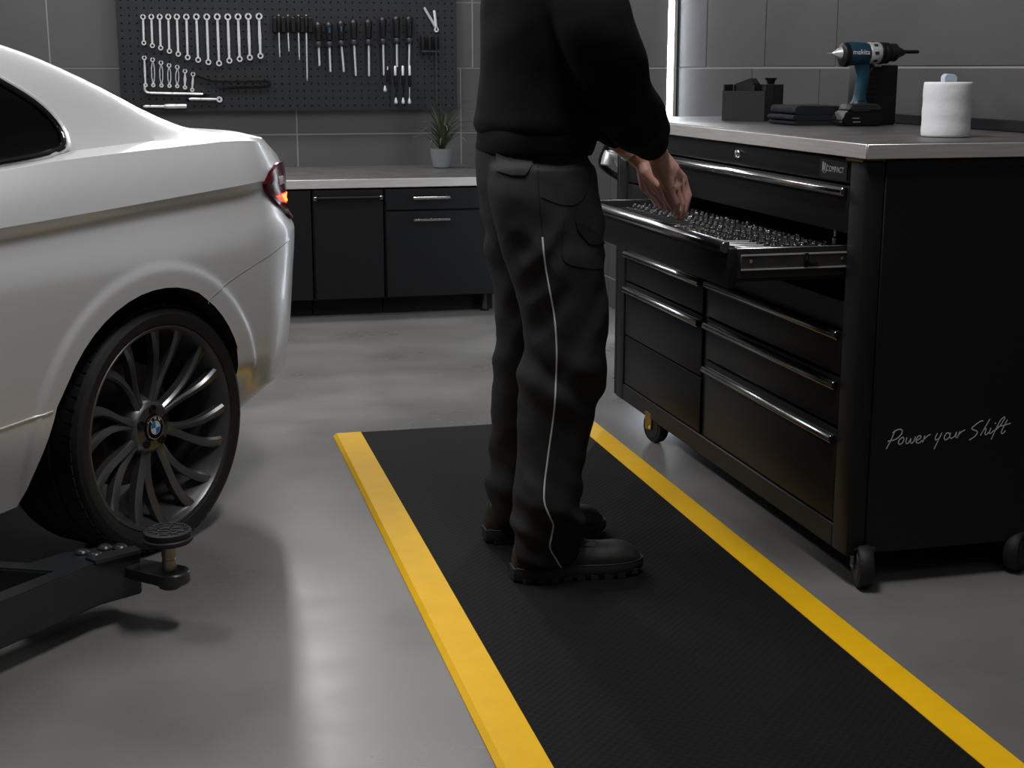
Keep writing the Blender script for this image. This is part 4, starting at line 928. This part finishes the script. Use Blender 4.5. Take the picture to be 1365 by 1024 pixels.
# ------------------------------------------------------------------ wheels (axle along y, outer face at y = 0)
RT = .329; WC = (0, 0, RT)
def vlathe(prof): 
    bm = BM(); lathe(bm, prof, WC, 'Y', 72, cap=False); return bm
bm = vlathe([(.268, .012), (.2735, .004), (.2745, -.003), (.271, -.006), (.265, -.004), (.259, .006), (.254, .022), (.246, .040), (.236, .10), (.232, .20), (.250, .235), (.268, .24)])
wheel = cobj('wheel', bm, 'wheel', smooth=35, label='gunmetal many-spoked alloy wheel with low black tyre')
bm = vlathe([(.262, .03), (.2715, .004), (.276, -.007), (.287, -.012), (.303, -.013), (.316, -.006), (.3245, .010), (.3275, .028), (.3275, .062), (.320, .064), (.320, .074), (.329, .076), (.329, .116), (.320, .118), (.320, .130), (.329, .132), (.329, .172), (.320, .174), (.320, .184), (.3275, .186), (.3275, .225), (.322, .245), (.30, .262), (.275, .252), (.262, .23)])
cobj('tyre', bm, 'rubber', wheel, smooth=30)
bm = BM()                                           # raised rings and shoulder blocks on the tyre
for k in range(64):
    a = 2 * math.pi * k / 64; c_, s_ = math.cos(a), math.sin(a)
    obox(bm, Vector((.3255 * c_, .022, RT + .3255 * s_)), Vector((-s_, 0, c_)) * .011, Vector((0, .018, 0)), Vector((c_, 0, s_)) * .0022)
t_ = cobj('tread_blocks', bm, 'rubber', wheel, smooth=0); t_['kind'] = 'stuff'
NSP = 16
def spoke(k):
    bm = BM(); rs = []; n = 9; pair = k // 2; side = -1 if k % 2 == 0 else 1
    base = 2 * math.pi * (pair + .5) / 8 + R(8)
    for i in range(n):
        t = i / (n - 1); r = .050 + (.262 - .050) * t
        th = base + side * (R(3.2) + R(7.0) * (3 * t * t - 2 * t ** 3)) - R(4) * math.sin(math.pi * t) + R(4) * t
        y = .040 - .036 * t ** 1.3 + .004 * math.sin(math.pi * t); wd = .0140 - .0050 * math.sin(math.pi * min(1, t * 1.05)) + .002 * t; dp = .028 + .006 * (1 - t)
        c_, s_ = math.cos(th), math.sin(th); er = Vector((c_, 0, s_)); et = Vector((-s_, 0, c_)); o = Vector((0, 0, RT)) + er * r
        tw = .006 * math.sin(math.pi * t)
        rs.append([o + et * (-wd * .55) + Vector((0, y + .001 + tw * .5, 0)), o + et * (wd * .55) + Vector((0, y - tw * .5, 0)), o + et * wd + Vector((0, y + .006, 0)), o + et * wd * .8 + Vector((0, y + dp, 0)), o - et * wd * .8 + Vector((0, y + dp, 0)), o - et * wd + Vector((0, y + .007, 0))])
    rings(bm, rs); return cobj('spoke', bm, 'wheel', wheel, smooth=25)
for k in range(NSP): spoke(k)
bm = vlathe([(.001, .09), (.085, .09), (.078, .055), (.068, .040), (.060, .034), (.036, .032), (.033, .036), (.001, .036)]); cobj('hub', bm, 'wheel', wheel, smooth=30)
for k in range(5):
    a = 2 * math.pi * k / 5 + R(18); bm = BM(); lathe(bm, [(.0125, .036), (.0125, .0295), (.010, .0292), (.0095, .036)], (.0485 * math.cos(a), 0, RT + .0485 * math.sin(a)), 'Y', 14)
    lathe(bm, [(.0075, .037), (.0075, .0305), (.004, .030), (.003, .036)], (.0485 * math.cos(a), 0, RT + .0485 * math.sin(a)), 'Y', 6); cobj('wheel_bolt', bm, 'dark', wheel)
# round centre cap with the blue and white roundel
bm = BM(); N_ = 40
def capring(r, y): return [bm.verts.new((r * math.cos(2 * math.pi * j / N_), y, RT + r * math.sin(2 * math.pi * j / N_))) for j in range(N_)]
r0 = capring(.033, .038); r1 = capring(.0335, .027); r2 = capring(.031, .0245); r3 = capring(.030, .0243); r4 = capring(.0185, .0243); r5 = capring(.0172, .0243); cv = bm.verts.new((0, .0235, RT))
for a_, b_, mi in ((r0, r1, 0), (r1, r2, 0), (r2, r3, 3), (r3, r4, 0), (r4, r5, 3)):
    for j in range(N_):
        f = bm.faces.new((a_[j], a_[(j + 1) % N_], b_[(j + 1) % N_], b_[j])); f.material_index = mi
for j in range(N_):
    f = bm.faces.new((r5[j], r5[(j + 1) % N_], cv)); f.material_index = 1 if (j // 10) in (1, 3) else 2
cobj('centre_cap', bm, ['gloss', 'bmw_blue', 'bmw_white', 'satin'], wheel, smooth=30, label='black centre cap with blue and white quartered roundel')
for ch, an in (('B', 128), ('M', 90), ('W', 52)):
    a = R(an); q = CM @ Vector((-.0243 * math.cos(R(180 - an)) * 1.0, .0241, RT + .0243 * math.sin(a)))
    base_ = CM.to_3x3() @ Matrix(((1, 0, 0), (0, 0, -1), (0, 1, 0))) @ Matrix.Rotation(a - math.pi / 2, 3, 'Z')
    text('emblem_letter', ch, .011, Matrix.Translation(q) @ base_.to_4x4(), 'lettering', wheel, .0002)
bm = vlathe([(.06, .125), (.165, .125), (.168, .128), (.168, .148), (.165, .151), (.06, .151), (.06, .10), (.07, .09)]); cobj('brake_disc', bm, 'brake', wheel, smooth=30)
bm = BM(); rs = []
for k in range(7):
    a = R(150 + 10 * k); rs.append([Vector((r * math.cos(a), y, RT + r * math.sin(a))) for r, y in ((.125, .10), (.178, .10), (.186, .11), (.186, .165), (.178, .175), (.125, .175))])
rings(bm, rs); cobj('brake_caliper', bm, 'caliper', wheel)
def copy_wheel(loc, rz):
    r = wheel.copy(); col.objects.link(r); r.parent = car; r.location = loc; r.rotation_euler = (0, 0, rz)
    for ch in list(wheel.children):
        c = ch.copy(); col.objects.link(c); c.parent = r
copy_wheel((-2.81, 0, 0), 0); copy_wheel((0, -2 * HWC, 0), math.pi); copy_wheel((-2.81, -2 * HWC, 0), math.pi)

# ------------------------------------------------------------------ lift arm
lift = thing('car_lift', 'dark steel car lift arm with round rubber pad beside the rear wheel', 'car lift', (-1.12, 1.95, 0))
T0, T1 = .062, .165
poly = [(-1.00, 2.235), (-.366, 2.967), (-.176, 3.176), (-.084, 3.230), (-.128, 3.300), (-.185, 3.285), (-.266, 3.262), (-.325, 3.214), (-.391, 3.238), (-.86, 3.43), (-.88, 3.38), (-.387, 3.188), (-.275, 3.138), (-.372, 3.038), (-1.06, 2.295)]
b = BM(); prism(b, poly, lambda u, v: (u, v, T0), lambda u, v: (u, v, T1)); bmesh.ops.recalc_face_normals(b, faces=b.faces); bmesh.ops.bevel(b, geom=list(b.edges), offset=.004, segments=2, affect='EDGES'); obj('arm', b, 'lift', lift, smooth=30)
b = BM(); prism(b, [(-.181, 3.168), (-.082, 3.224), (-.098, 3.258), (-.205, 3.20)], lambda u, v: (u, v, T1 - .002), lambda u, v: (u, v, T1 + .006)); obj('wear_plate', b, 'lift', lift, smooth=0)
for x, y in ((-.215, 3.248), (-.165, 3.268), (-.185, 3.222), (-.130, 3.262)):
    b = BM(); lathe(b, [(.0165, T1 - .001), (.0175, T1 + .003), (.014, T1 + .008), (.009, T1 + .0105), (.001, T1 + .011)], (x, y, 0), n=16); obj('bolt_head', b, 'lift', lift)
PX, PY = -.021, 3.160
b = BM(); tgt = [(-.115, 3.205), (-.012, 3.118)]
pl = [(-.13, 3.235), (-.115, 3.200)] + [(PX + .006 + .040 * math.cos(R(a)), PY - .002 + .040 * math.sin(R(a))) for a in range(-135, 66, 15)] + [(-.11, 3.28)]
prism(b, pl, lambda u, v: (u, v, .110), lambda u, v: (u, v, .138)); bmesh.ops.recalc_face_normals(b, faces=b.faces); bmesh.ops.bevel(b, geom=list(b.edges), offset=.003, segments=1, affect='EDGES'); obj('tongue_plate', b, 'lift', lift, smooth=30)
b = BM(); lathe(b, [(.020, .096), (.026, .100), (.026, .1095)], (PX, PY, 0), n=20); obj('lower_nut', b, 'lift', lift)
b = BM(); lathe(b, [(.016, .138), (.016, .165), (.0145, .166), (.0145, .170), (.016, .171), (.016, .207)], (PX, PY, 0), n=20); obj('screw_post', b, 'brass', lift, label='worn zinc-plated screw post')
b = BM(); lathe(b, [(.020, .200), (.052, .206), (.0565, .211), (.0565, .217), (.053, .220), (.053, .223), (.0545, .226), (.0535, .233), (.050, .2355), (.001, .2355)], (PX, PY, 0), n=40); pad = obj('lifting_pad', b, 'rubber', lift, label='round ribbed black rubber pad')
b = BM(); rr = random.Random(9)
for i in range(-3, 4):
    yy = i * .0135; half_ = math.sqrt(max(0, .046 ** 2 - yy ** 2))
    x = -half_ + .004
    while x < half_ - .006:
        L = min(rr.uniform(.012, .028), half_ - x)
        dz = rr.uniform(-.005, .005); tube(b, [(PX + x, PY + yy, .2362), (PX + x + L * .5, PY + yy + dz, .2366), (PX + x + L, PY + yy + dz * .3, .2362)], .0028, 6); x += L + .006
tr = obj('tread_ribs', b, 'rubber', pad); tr['kind'] = 'stuff'
b = BM(); box(b, (-1.22, 1.92, .014), (-1.02, 2.26, 2.3), .008, 1); obj('column', b, 'lift', lift)
b = BM(); box(b, (-1.32, 1.84, .0005), (-.96, 2.34, .014), .002); obj('base_plate', b, 'lift', lift)
# ------------------------------------------------------------------ the person
HO = Vector((.022, .06, -.006))
def H(*p): return Vector(p) + HO
def ell(cx, cy, z, rx, ry, n=24, p=2.3):
    out = []
    for j in range(n):
        a = 2 * math.pi * j / n; c, s = math.cos(a), math.sin(a)
        out.append(Vector((cx + rx * math.copysign(abs(c) ** (2 / p), c), cy + ry * math.copysign(abs(s) ** (2 / p), s), z)))
    return out
def limb(bm, pts, rr, n=14): tube(bm, pts, rr, n)
def ball(bm, c, r):
    r = (r, r, r) if not isinstance(r, tuple) else r
    bmesh.ops.create_uvsphere(bm, u_segments=20, v_segments=14, radius=1, matrix=Matrix.Translation(c) @ Matrix.Diagonal((*r, 1)))
# body: one continuous surface
b = BM()
rings(b, [ell(.895, 3.40, 1.0, .095, .13), ell(.90, 3.40, 1.12, .095, .125), ell(.915, 3.40, 1.30, .11, .155), ell(.93, 3.40, 1.44, .105, .17), ell(.935, 3.40, 1.52, .07, .13), ell(.94, 3.40, 1.555, .05, .06)])
rings(b, [ell(.94, 3.40, 1.52, .055, .06), ell(.965, 3.40, 1.60, .055, .056), ell(.99, 3.40, 1.67, .058, .058)])
ball(b, (1.0, 3.40, 1.745), (.098, .076, .118)); ball(b, (1.035, 3.40, 1.685), (.062, .058, .062))
limb(b, [(1.085, 3.40, 1.755), (1.112, 3.40, 1.715), (1.105, 3.40, 1.700)], [.012, .016, .010], 10)
for s in (-1, 1):
    ball(b, (.985, 3.40 + s * .077, 1.735), (.016, .009, .030))
    limb(b, [(1.098, 3.40, 1.668), (1.090, 3.40 + s * .022, 1.670)], [.007, .005], 8)
    hip = Vector((.885, 3.40 + s * .105, .98)); foot_y = 3.40 + s * .155
    limb(b, [hip, (.90, 3.40 + s * .12, .80), (.925, 3.40 + s * .14, .53), (.89, foot_y, .30), (.875, foot_y, .10)], [.095, .08, .058, .054, .040])
    limb(b, [(.865, foot_y, .055), (.93, foot_y, .05), (1.03, foot_y, .04)], [.034, .036, .026])
limb(b, [(.93, 3.23, 1.475), (.97, 3.165, 1.36), H(1.01, 3.16, 1.225)], [.055, .047, .042])
limb(b, [H(1.01, 3.16, 1.225), H(1.12, 3.31, 1.135), H(1.205, 3.415, 1.062), H(1.232, 3.440, 1.035)], [.044, .043, .031, .028])
limb(b, [(.93, 3.57, 1.475), (.96, 3.625, 1.34), H(1.00, 3.62, 1.20)], [.055, .047, .042])
limb(b, [H(1.00, 3.62, 1.20), H(1.135, 3.59, 1.110), H(1.218, 3.58, 1.034), H(1.238, 3.58, 1.016)], [.044, .042, .030, .028])
def hand(wr, mcp, pip_, tip, thumb):
    for k, (m, p, t) in enumerate(zip(mcp, pip_, tip)):
        m, p, t, w_ = H(*m), H(*p), H(*t), H(*wr)
        r = [.0088, .0102, .0106, .0104][k]
        limb(b, [w_ + (m - w_) * .05, w_.lerp(m, .5), m], [.0225, .0190, .0145], 12)
        d = p.lerp(t, .5) + (p - m).normalized() * .004
        limb(b, [w_.lerp(m, .85), m, m.lerp(p, .5), p, d, t - (t - d) * .12, t], [.0135, r * 1.38, r * 1.12, r * 1.10, r * .95, r * .80, r * .45], 12)
    for k in range(3):                               # web of the palm
        for f in (.3, .55, .8): limb(b, [H(*wr).lerp(H(*mcp[k]), f), H(*wr).lerp(H(*mcp[k + 1]), f)], [.017 - .003 * f, .017 - .003 * f], 10)
    for k in range(3): limb(b, [H(*mcp[k]), H(*mcp[k + 1])], [.0125, .0125], 10)
    T = [H(*q) for q in thumb]; limb(b, [H(*wr)] + T, [.020, .0175, .0125, .0118, .006], 12)
hand((1.232, 3.440, 1.035), [(1.254, 3.416, .954), (1.276, 3.440, .956), (1.298, 3.466, .963), (1.316, 3.490, .974)],
     [(1.275, 3.420, .918), (1.299, 3.445, .912), (1.320, 3.468, .918), (1.333, 3.489, .930)],
     [(1.281, 3.440, .886), (1.293, 3.452, .870), (1.306, 3.470, .866), (1.314, 3.486, .872)],
     [(1.250, 3.472, 1.000), (1.272, 3.506, .958), (1.288, 3.512, .918), (1.303, 3.498, .880)])
limb(b, [H(1.230, 3.440, 1.035), H(1.244, 3.437, 1.000), H(1.262, 3.440, .975)], [.026, .030, .022], 14)
limb(b, [H(1.232, 3.440, 1.035), H(1.268, 3.455, .998), H(1.292, 3.466, .975)], [.026, .028, .020], 14)
hand((1.238, 3.580, 1.016), [(1.256, 3.617, 0.942), (1.268, 3.598, 0.939), (1.278, 3.578, 0.941), (1.285, 3.556, 0.949)],
     [(1.280, 3.615, 0.916), (1.293, 3.597, 0.911), (1.304, 3.577, 0.913), (1.311, 3.556, 0.921)],
     [(1.290, 3.604, 0.888), (1.300, 3.590, 0.884), (1.310, 3.573, 0.884), (1.318, 3.556, 0.888)],
     [(1.236, 3.548, 0.989), (1.264, 3.530, 0.954), (1.290, 3.530, 0.921), (1.312, 3.538, 0.894)])
b = remesh(b, .0032, 6)
person = obj('person', b, 'skin', smooth=180)
tag(person, 'person in black sweatshirt and charcoal work trousers reaching with both hands into the open drawer', 'person')
BASE = Vector((.93, 3.40, .0125)); rebase(person, BASE)
# eyes and hair
for s in (-1, 1):
    b = BM(); ball(b, (1.085, 3.40 + s * .032, 1.748), .0115); obj('eye', b, 'eye', person, smooth=180)
b = BM(); rs = []
for z, rx, ry, cx in ((1.70, .070, .076, .955), (1.74, .088, .082, .970), (1.79, .100, .083, .985), (1.83, .092, .072, .990), (1.858, .066, .050, .99), (1.872, .03, .022, .985)): rs.append(ell(cx, 3.40, z, rx, ry, 28, 2))
rings(b, rs); obj('hair', b, 'hair', person, smooth=180)

def wrinkle(bm, fn):
    bm.normal_update(); nn = [(v, v.normal.copy()) for v in bm.verts]
    for v, n in nn: v.co += n * fn(v.co)
# trousers
b = BM()
def leg(tbl):
    rings(b, [ell((x0 + x1) / 2, y, z, (x1 - x0) / 2, ry, 28) for z, x0, x1, y, ry in tbl])
YR, YL = 3.245, 3.555
leg([(.048, .824, .960, YR, .056), (.07, .815, .978, YR, .064), (.11, .810, .982, YR, .074), (.18, .814, .966, YR, .078), (.26, .818, .967, YR, .079), (.37, .822, .998, YR + .003, .082), (.485, .828, 1.030, YR + .008, .088), (.60, .836, 1.036, YR + .014, .094), (.71, .824, 1.036, YR + .020, .100), (.80, .796, 1.034, YR + .026, .106), (.88, .772, 1.030, YR + .034, .112), (.96, .757, 1.024, YR + .045, .112), (1.03, .760, 1.015, YR + .055, .105)])
leg([(.048, .830, .962, YL, .056), (.07, .822, .978, YL, .066), (.144, .812, .966, YL, .079), (.20, .820, .966, YL, .078), (.30, .822, .985, YL, .080), (.396, .822, 1.002, YL - .003, .083), (.485, .832, 1.028, YL - .008, .088), (.56, .840, 1.034, YL - .012, .092), (.665, .830, 1.034, YL - .018, .098), (.764, .812, 1.034, YL - .024, .104), (.86, .795, 1.030, YL - .032, .110), (.956, .780, 1.024, YL - .045, .112), (1.03, .772, 1.015, YL - .055, .105)])
rings(b, [ell(.90, 3.40, .83, .10, .07, 28), ell(.898, 3.40, .88, .122, .13, 28), ell(.892, 3.40, .96, .132, .172, 28), ell(.888, 3.40, 1.03, .132, .175, 28), ell(.888, 3.40, 1.09, .128, .168, 28)])
b = remesh(b, .009, 7)
def twr(p):
    z = p.z; lo = max(0, min(1, (.36 - z) / .15)); kn = math.exp(-((z - .52) / .09) ** 2); hp = math.exp(-((z - .84) / .07) ** 2); th = math.exp(-((z - .68) / .1) ** 2)
    d1 = noise.noise((p.x * 5 + 1.7, p.y * 4, z * 17 + p.x * 9)); d2 = noise.noise((p.x * 9, p.y * 7 + 4, z * 10 - p.x * 14)); d3 = noise.noise((p.x * 4, p.y * 5, z * 4 + 8))
    if z < .06: lo *= .4
    rg = 1 - 2.6 * abs(noise.noise((p.x * 6 + 9, p.y * 5, z * 14 + p.x * 12))); rg2 = 1 - 2.6 * abs(noise.noise((p.x * 7 + 2, p.y * 5 + 3, z * 9 - p.x * 10)))
    return d1 * (.004 + .016 * lo + .010 * kn + .007 * hp) + d2 * (.004 + .008 * kn + .006 * th + .007 * hp + .006 * lo) + d3 * .006 - .001 + rg * (.0010 + .0050 * lo + .0030 * kn + .0030 * hp) + rg2 * (.0010 + .003 * lo + .0022 * th + .0028 * hp)
wrinkle(b, twr)
tro_tree = BVHTree.FromBMesh(b)
trousers = obj('trousers', b, 'trouser', person, smooth=180, label='charcoal work trousers with pale piping')
def on_tro(x, z, off, y0=2.6, d=(0, 1, 0)):
    h = tro_tree.ray_cast(Vector((x, y0, z)), Vector(d))
    if h[0] is None: return None
    n = h[1]; n = -n if n.dot(Vector(d)) > 0 else n
    return h[0] + n * off
DVW = Vector((.262, 1, 0)).normalized()              # outward side of the leg is seen along this direction
def strip_on(name, pts, r, m, off=.001, yref=3.15):
    P = []
    for q in catmull([(x, yref, z) for x, z in pts], 5):
        h = on_tro(*(q.x - DVW.x / DVW.y * .6, q.z, off), y0=yref - .6, d=DVW)
        if h is not None: P.append(h)
    bm = BM(); tube(bm, P, r, 6); return obj(name, bm, m, trousers)
PIP = [(0.850, 0.870), (0.857, 0.805), (0.872, 0.726), (0.881, 0.673), (0.886, 0.601), (0.884, 0.511), (0.879, 0.439), (0.867, 0.347), (0.858, 0.274), (0.858, 0.236), (0.868, 0.207), (0.880, 0.175), (0.877, 0.148), (0.872, 0.122), (0.876, 0.102), (0.887, 0.080), (0.902, 0.052)]
strip_on('piping', PIP, .0021, 'piping', .0012)
strip_on('side_seam', [(.838, 1.060), (.840, .986), (.848, .901), (.850, .870)], .0016, 'trouser2', .0006)
strip_on('pocket_seam', [(.972, 1.049), (.962, .984), (.937, .947), (.897, .943), (.847, .961)], .0015, 'trouser2', .0006)
strip_on('cargo_seam', [(.900, .905), (.897, .85), (.905, .812), (.96, .795), (1.0, .79)], .0015, 'trouser2', .0006)
def flap(name, pts, th, m, d, y0, n=8):
    """thin cloth flap lying on the trousers; pts (x,z) corners listed round"""
    d = Vector(d).normalized(); P = [Vector((x, 0, z)) for x, z in pts]; dense = []
    for i in range(len(P)):
        for t in range(4): dense.append(P[i].lerp(P[(i + 1) % len(P)], t / 4))
    c = sum(dense, Vector()) / len(dense); bm = BM(); rows = []
    for r in range(n + 1):
        row = []
        for q in dense:
            p = c.lerp(q, max(.02, r / n)); h = on_tro(p.x - d.x / d.y * .6, p.z, th, y0 - .6, d)
            row.append(h)
        rows.append(row)
    last = None; V_ = []
    for row in rows:
        V_.append([])
        for h in row:
            if h is None: h = last or Vector((.9, y0, .9))
            last = h; V_[-1].append(bm.verts.new(h))
    k = len(dense)
    for r in range(n):
        for j in range(k): bm.faces.new((V_[r][j], V_[r][(j + 1) % k], V_[r + 1][(j + 1) % k], V_[r + 1][j]))
    bm.faces.new(V_[0])
    low = [bm.verts.new(v.co + d * (th + .003)) for v in V_[-1]]
    for j in range(k): bm.faces.new((V_[-1][j], V_[-1][(j + 1) % k], low[(j + 1) % k], low[j]))
    return obj(name, bm, m, trousers, smooth=45)
flap('back_pocket_flap', [(.752, 1.060), (.838, 1.060), (.838, 1.030), (.822, 1.010), (.79, 1.010), (.752, 1.018)], .005, 'trouser', (.276, 1, 0), 3.2)
flap('cargo_flap', [(.928, .905), (.985, .875), (1.0, .845), (.96, .850), (.932, .885)], .004, 'trouser2', (.276, 1, 0), 3.15)
# sweatshirt
b = BM()
T = [(1.070, .790, 1.000, .155), (1.085, .780, 1.018, .170), (1.100, .760, 1.042, .192), (1.118, .752, 1.052, .198), (1.150, .758, 1.055, .195), (1.236, .768, 1.062, .196), (1.306, .768, 1.066, .202), (1.41, .773, 1.06, .208), (1.48, .79, 1.045, .20), (1.53, .83, 1.02, .15), (1.56, .875, 1.005, .085)]
rings(b, [ell((x0 + x1) / 2, 3.40, z, (x1 - x0) / 2, ry, 32) for z, x0, x1, ry in T])
def sleeve(pts, rr): limb(b, catmull(pts, 4), [float(q) for q in np.interp(np.linspace(0, len(pts) - 1, (len(pts) - 1) * 4 + 1), range(len(pts)), rr)], 18)
sleeve([(.93, 3.26, 1.49), (.955, 3.20, 1.42), (.985, 3.165, 1.32), H(1.012, 3.15, 1.235), H(1.075, 3.235, 1.172), H(1.13, 3.32, 1.130), H(1.172, 3.372, 1.098)], [.085, .088, .088, .088, .082, .074, .066])
sleeve([(.93, 3.54, 1.49), (.95, 3.60, 1.40), (.975, 3.635, 1.30), H(1.00, 3.625, 1.20), H(1.065, 3.605, 1.16), H(1.150, 3.590, 1.114)], [.085, .085, .083, .080, .072, .060])
b = remesh(b, .010, 6)
def swr(p):
    a = noise.noise((p.x * 5, p.y * 5 + 2, p.z * 9 - p.x * 6)); c = noise.noise((p.x * 11 + 3, p.y * 11, p.z * 13)); k = max(0, min(1, (p.x - 1.0) / .08))
    return a * (.006 + .008 * k) + c * (.002 + .003 * k) - .001
wrinkle(b, swr)
sw = obj('sweatshirt', b, 'sweat', person, smooth=180, label='black crew sweatshirt')
b = BM(); rs = []
for z, x0, x1, ry in ((1.122, .780, 1.03, .172), (1.108, .765, 1.043, .189), (1.085, .763, 1.038, .188), (1.060, .760, 1.030, .186), (1.049, .764, 1.024, .183)): rs.append(ell((x0 + x1) / 2, 3.40, z, (x1 - x0) / 2 + .003, ry + .002, 48))
rings(b, rs); obj('hem_band', b, 'rib', sw, smooth=180)
b = BM(); limb(b, [H(1.160, 3.358, 1.106), H(1.178, 3.380, 1.092), H(1.198, 3.408, 1.070), H(1.206, 3.417, 1.062)], [.058, .056, .046, .040], 28); obj('cuff', b, 'rib', sw, smooth=60)
b = BM(); limb(b, [H(1.138, 3.591, 1.122), H(1.155, 3.588, 1.106), H(1.182, 3.584, 1.078), H(1.189, 3.583, 1.071)], [.056, .053, .043, .038], 28); obj('cuff', b, 'rib', sw, smooth=60)
b = BM(); rs = [ell(.945, 3.40, 1.535, .082, .092, 28), ell(.95, 3.40, 1.565, .072, .074, 28), ell(.952, 3.40, 1.575, .066, .068, 28)]; rings(b, rs); obj('collar', b, 'rib', sw, smooth=60)
# wrist watch on the left arm
b = BM(); c0 = H(1.207, 3.581, 1.045); t_ = (H(1.195, 3.58, 1.030) - H(1.12, 3.59, 1.105)).normalized(); a_ = t_.cross(Vector((0, 1, 0))).normalized(); b_ = t_.cross(a_)
rs = []
for h, r in ((-.005, .0335), (-.0055, .0355), (.0055, .0345), (.005, .0325)): rs.append([c0 + t_ * h + r * (math.cos(2 * math.pi * j / 28) * a_ + math.sin(2 * math.pi * j / 28) * b_) for j in range(28)])
rings(b, rs, closed=True); obj('watch_band', b, 'satin', person, smooth=40, label='bright metal watch band on the left wrist')
# work boots
def boot(y, name_label):
    x0, x1 = .800, 1.140; L = x1 - x0; zf = .0135
    def hw(t): return float(np.interp(t, [0, .06, .18, .38, .52, .70, .84, .93, .985, 1.0], [.020, .036, .043, .042, .045, .053, .052, .041, .022, .008]))
    def off(t): return 0
    S = [(0, .070), (.03, .105), (.08, .115), (.16, .118), (.26, .118), (.36, .116), (.44, .106), (.52, .094), (.60, .083), (.70, .079), (.80, .079), (.88, .074), (.94, .062), (.98, .046), (1.0, .034)]
    bm = BM(); rs = []
    for t, h in S:
        x = x0 + .004 + t * (L - .008); w_ = hw(t) * .96; z0 = zf + .022; top = zf + h; sh = float(np.interp(t, [0, .4, .6, 1], [.78, .55, .62, .7]))
        prof = [(-.96, 0), (-1.0, .25), (-.98, .5), (-.86, .75), (-.60, .93), (-.25, 1.0), (.25, 1.0), (.60, .93), (.86, .75), (.98, .5), (1.0, .25), (.96, 0)]
        rs.append([Vector((x, y + u * w_ * (1 if v < .5 else (1 - (1 - sh) * (v - .5))), z0 + v * (top - z0))) for u, v in prof])
    rings(bm, rs); bmesh.ops.subdivide_edges(bm, edges=list(bm.edges), cuts=1, use_grid_fill=True, smooth=.3)
    up = obj('boot', bm, 'boot', person, smooth=70, label='worn black leather work boot')
    bm = BM(); out = []
    ts = [0, .02, .06, .12, .2, .3, .4, .5, .6, .7, .8, .88, .94, .98, 1.0]
    loop = [(x0 + t * L, hw(t) * 1.06 + .003) for t in ts]
    ring = [(x, w_) for x, w_ in loop] + [(x, -w_) for x, w_ in loop[::-1]]
    def zlow(x): t = (x - x0) / L; return zf + (.018 * max(0, (t - .72) / .28) ** 2 if t > .72 else (.004 * (1 - t / .1) if t < .1 else 0))
    rows = []
    for f, g in ((0, .93), (.25, 1.0), (.75, 1.0), (1, .98)):
        rows.append([Vector((x, y + w_ * g, zlow(x) + f * (zf + .034 + (.010 * max(0, (x - x0) / L - .8) if 1 else 0) - zlow(x)))) for x, w_ in ring])
    rings(bm, rows); obj('sole', bm, 'sole', up, smooth=40)
    bm = BM()
    for k in range(9):
        xx = x0 + .03 + k * .034
        for s in (-1, 1):
            t = (xx - x0) / L; obox(bm, Vector((xx, y + s * (hw(t) * 1.02), zlow(xx) + .0055)), Vector((.010, 0, 0)), Vector((0, .006, 0)), Vector((0, 0, .0062)))
    lg = obj('sole_lugs', bm, 'sole', up, smooth=0); lg['kind'] = 'stuff'
    bm = BM(); pts = []
    for t in ts[1:-1]: pts.append((x0 + t * L, y - hw(t) * 1.04 - .0015, zf + .036 + .009 * max(0, t - .8)))
    tube(bm, pts, .0018, 6); obj('welt', bm, 'tray', up)
    bm = BM(); prism(bm, [(x0 + .50 * L, -.033), (x0 + .62 * L, -.026), (x0 + .64 * L, 0), (x0 + .62 * L, .026), (x0 + .50 * L, .033)], lambda u, v: (u, y + v, zf + .102 - (u - x0 - .5 * L) * .33 - abs(v) * .5), lambda u, v: (u, y + v, zf + .096 - (u - x0 - .5 * L) * .33 - abs(v) * .5)); obj('tongue', bm, 'boot', up, smooth=30)
boot(3.245, 'r'); boot(3.555, 'l')
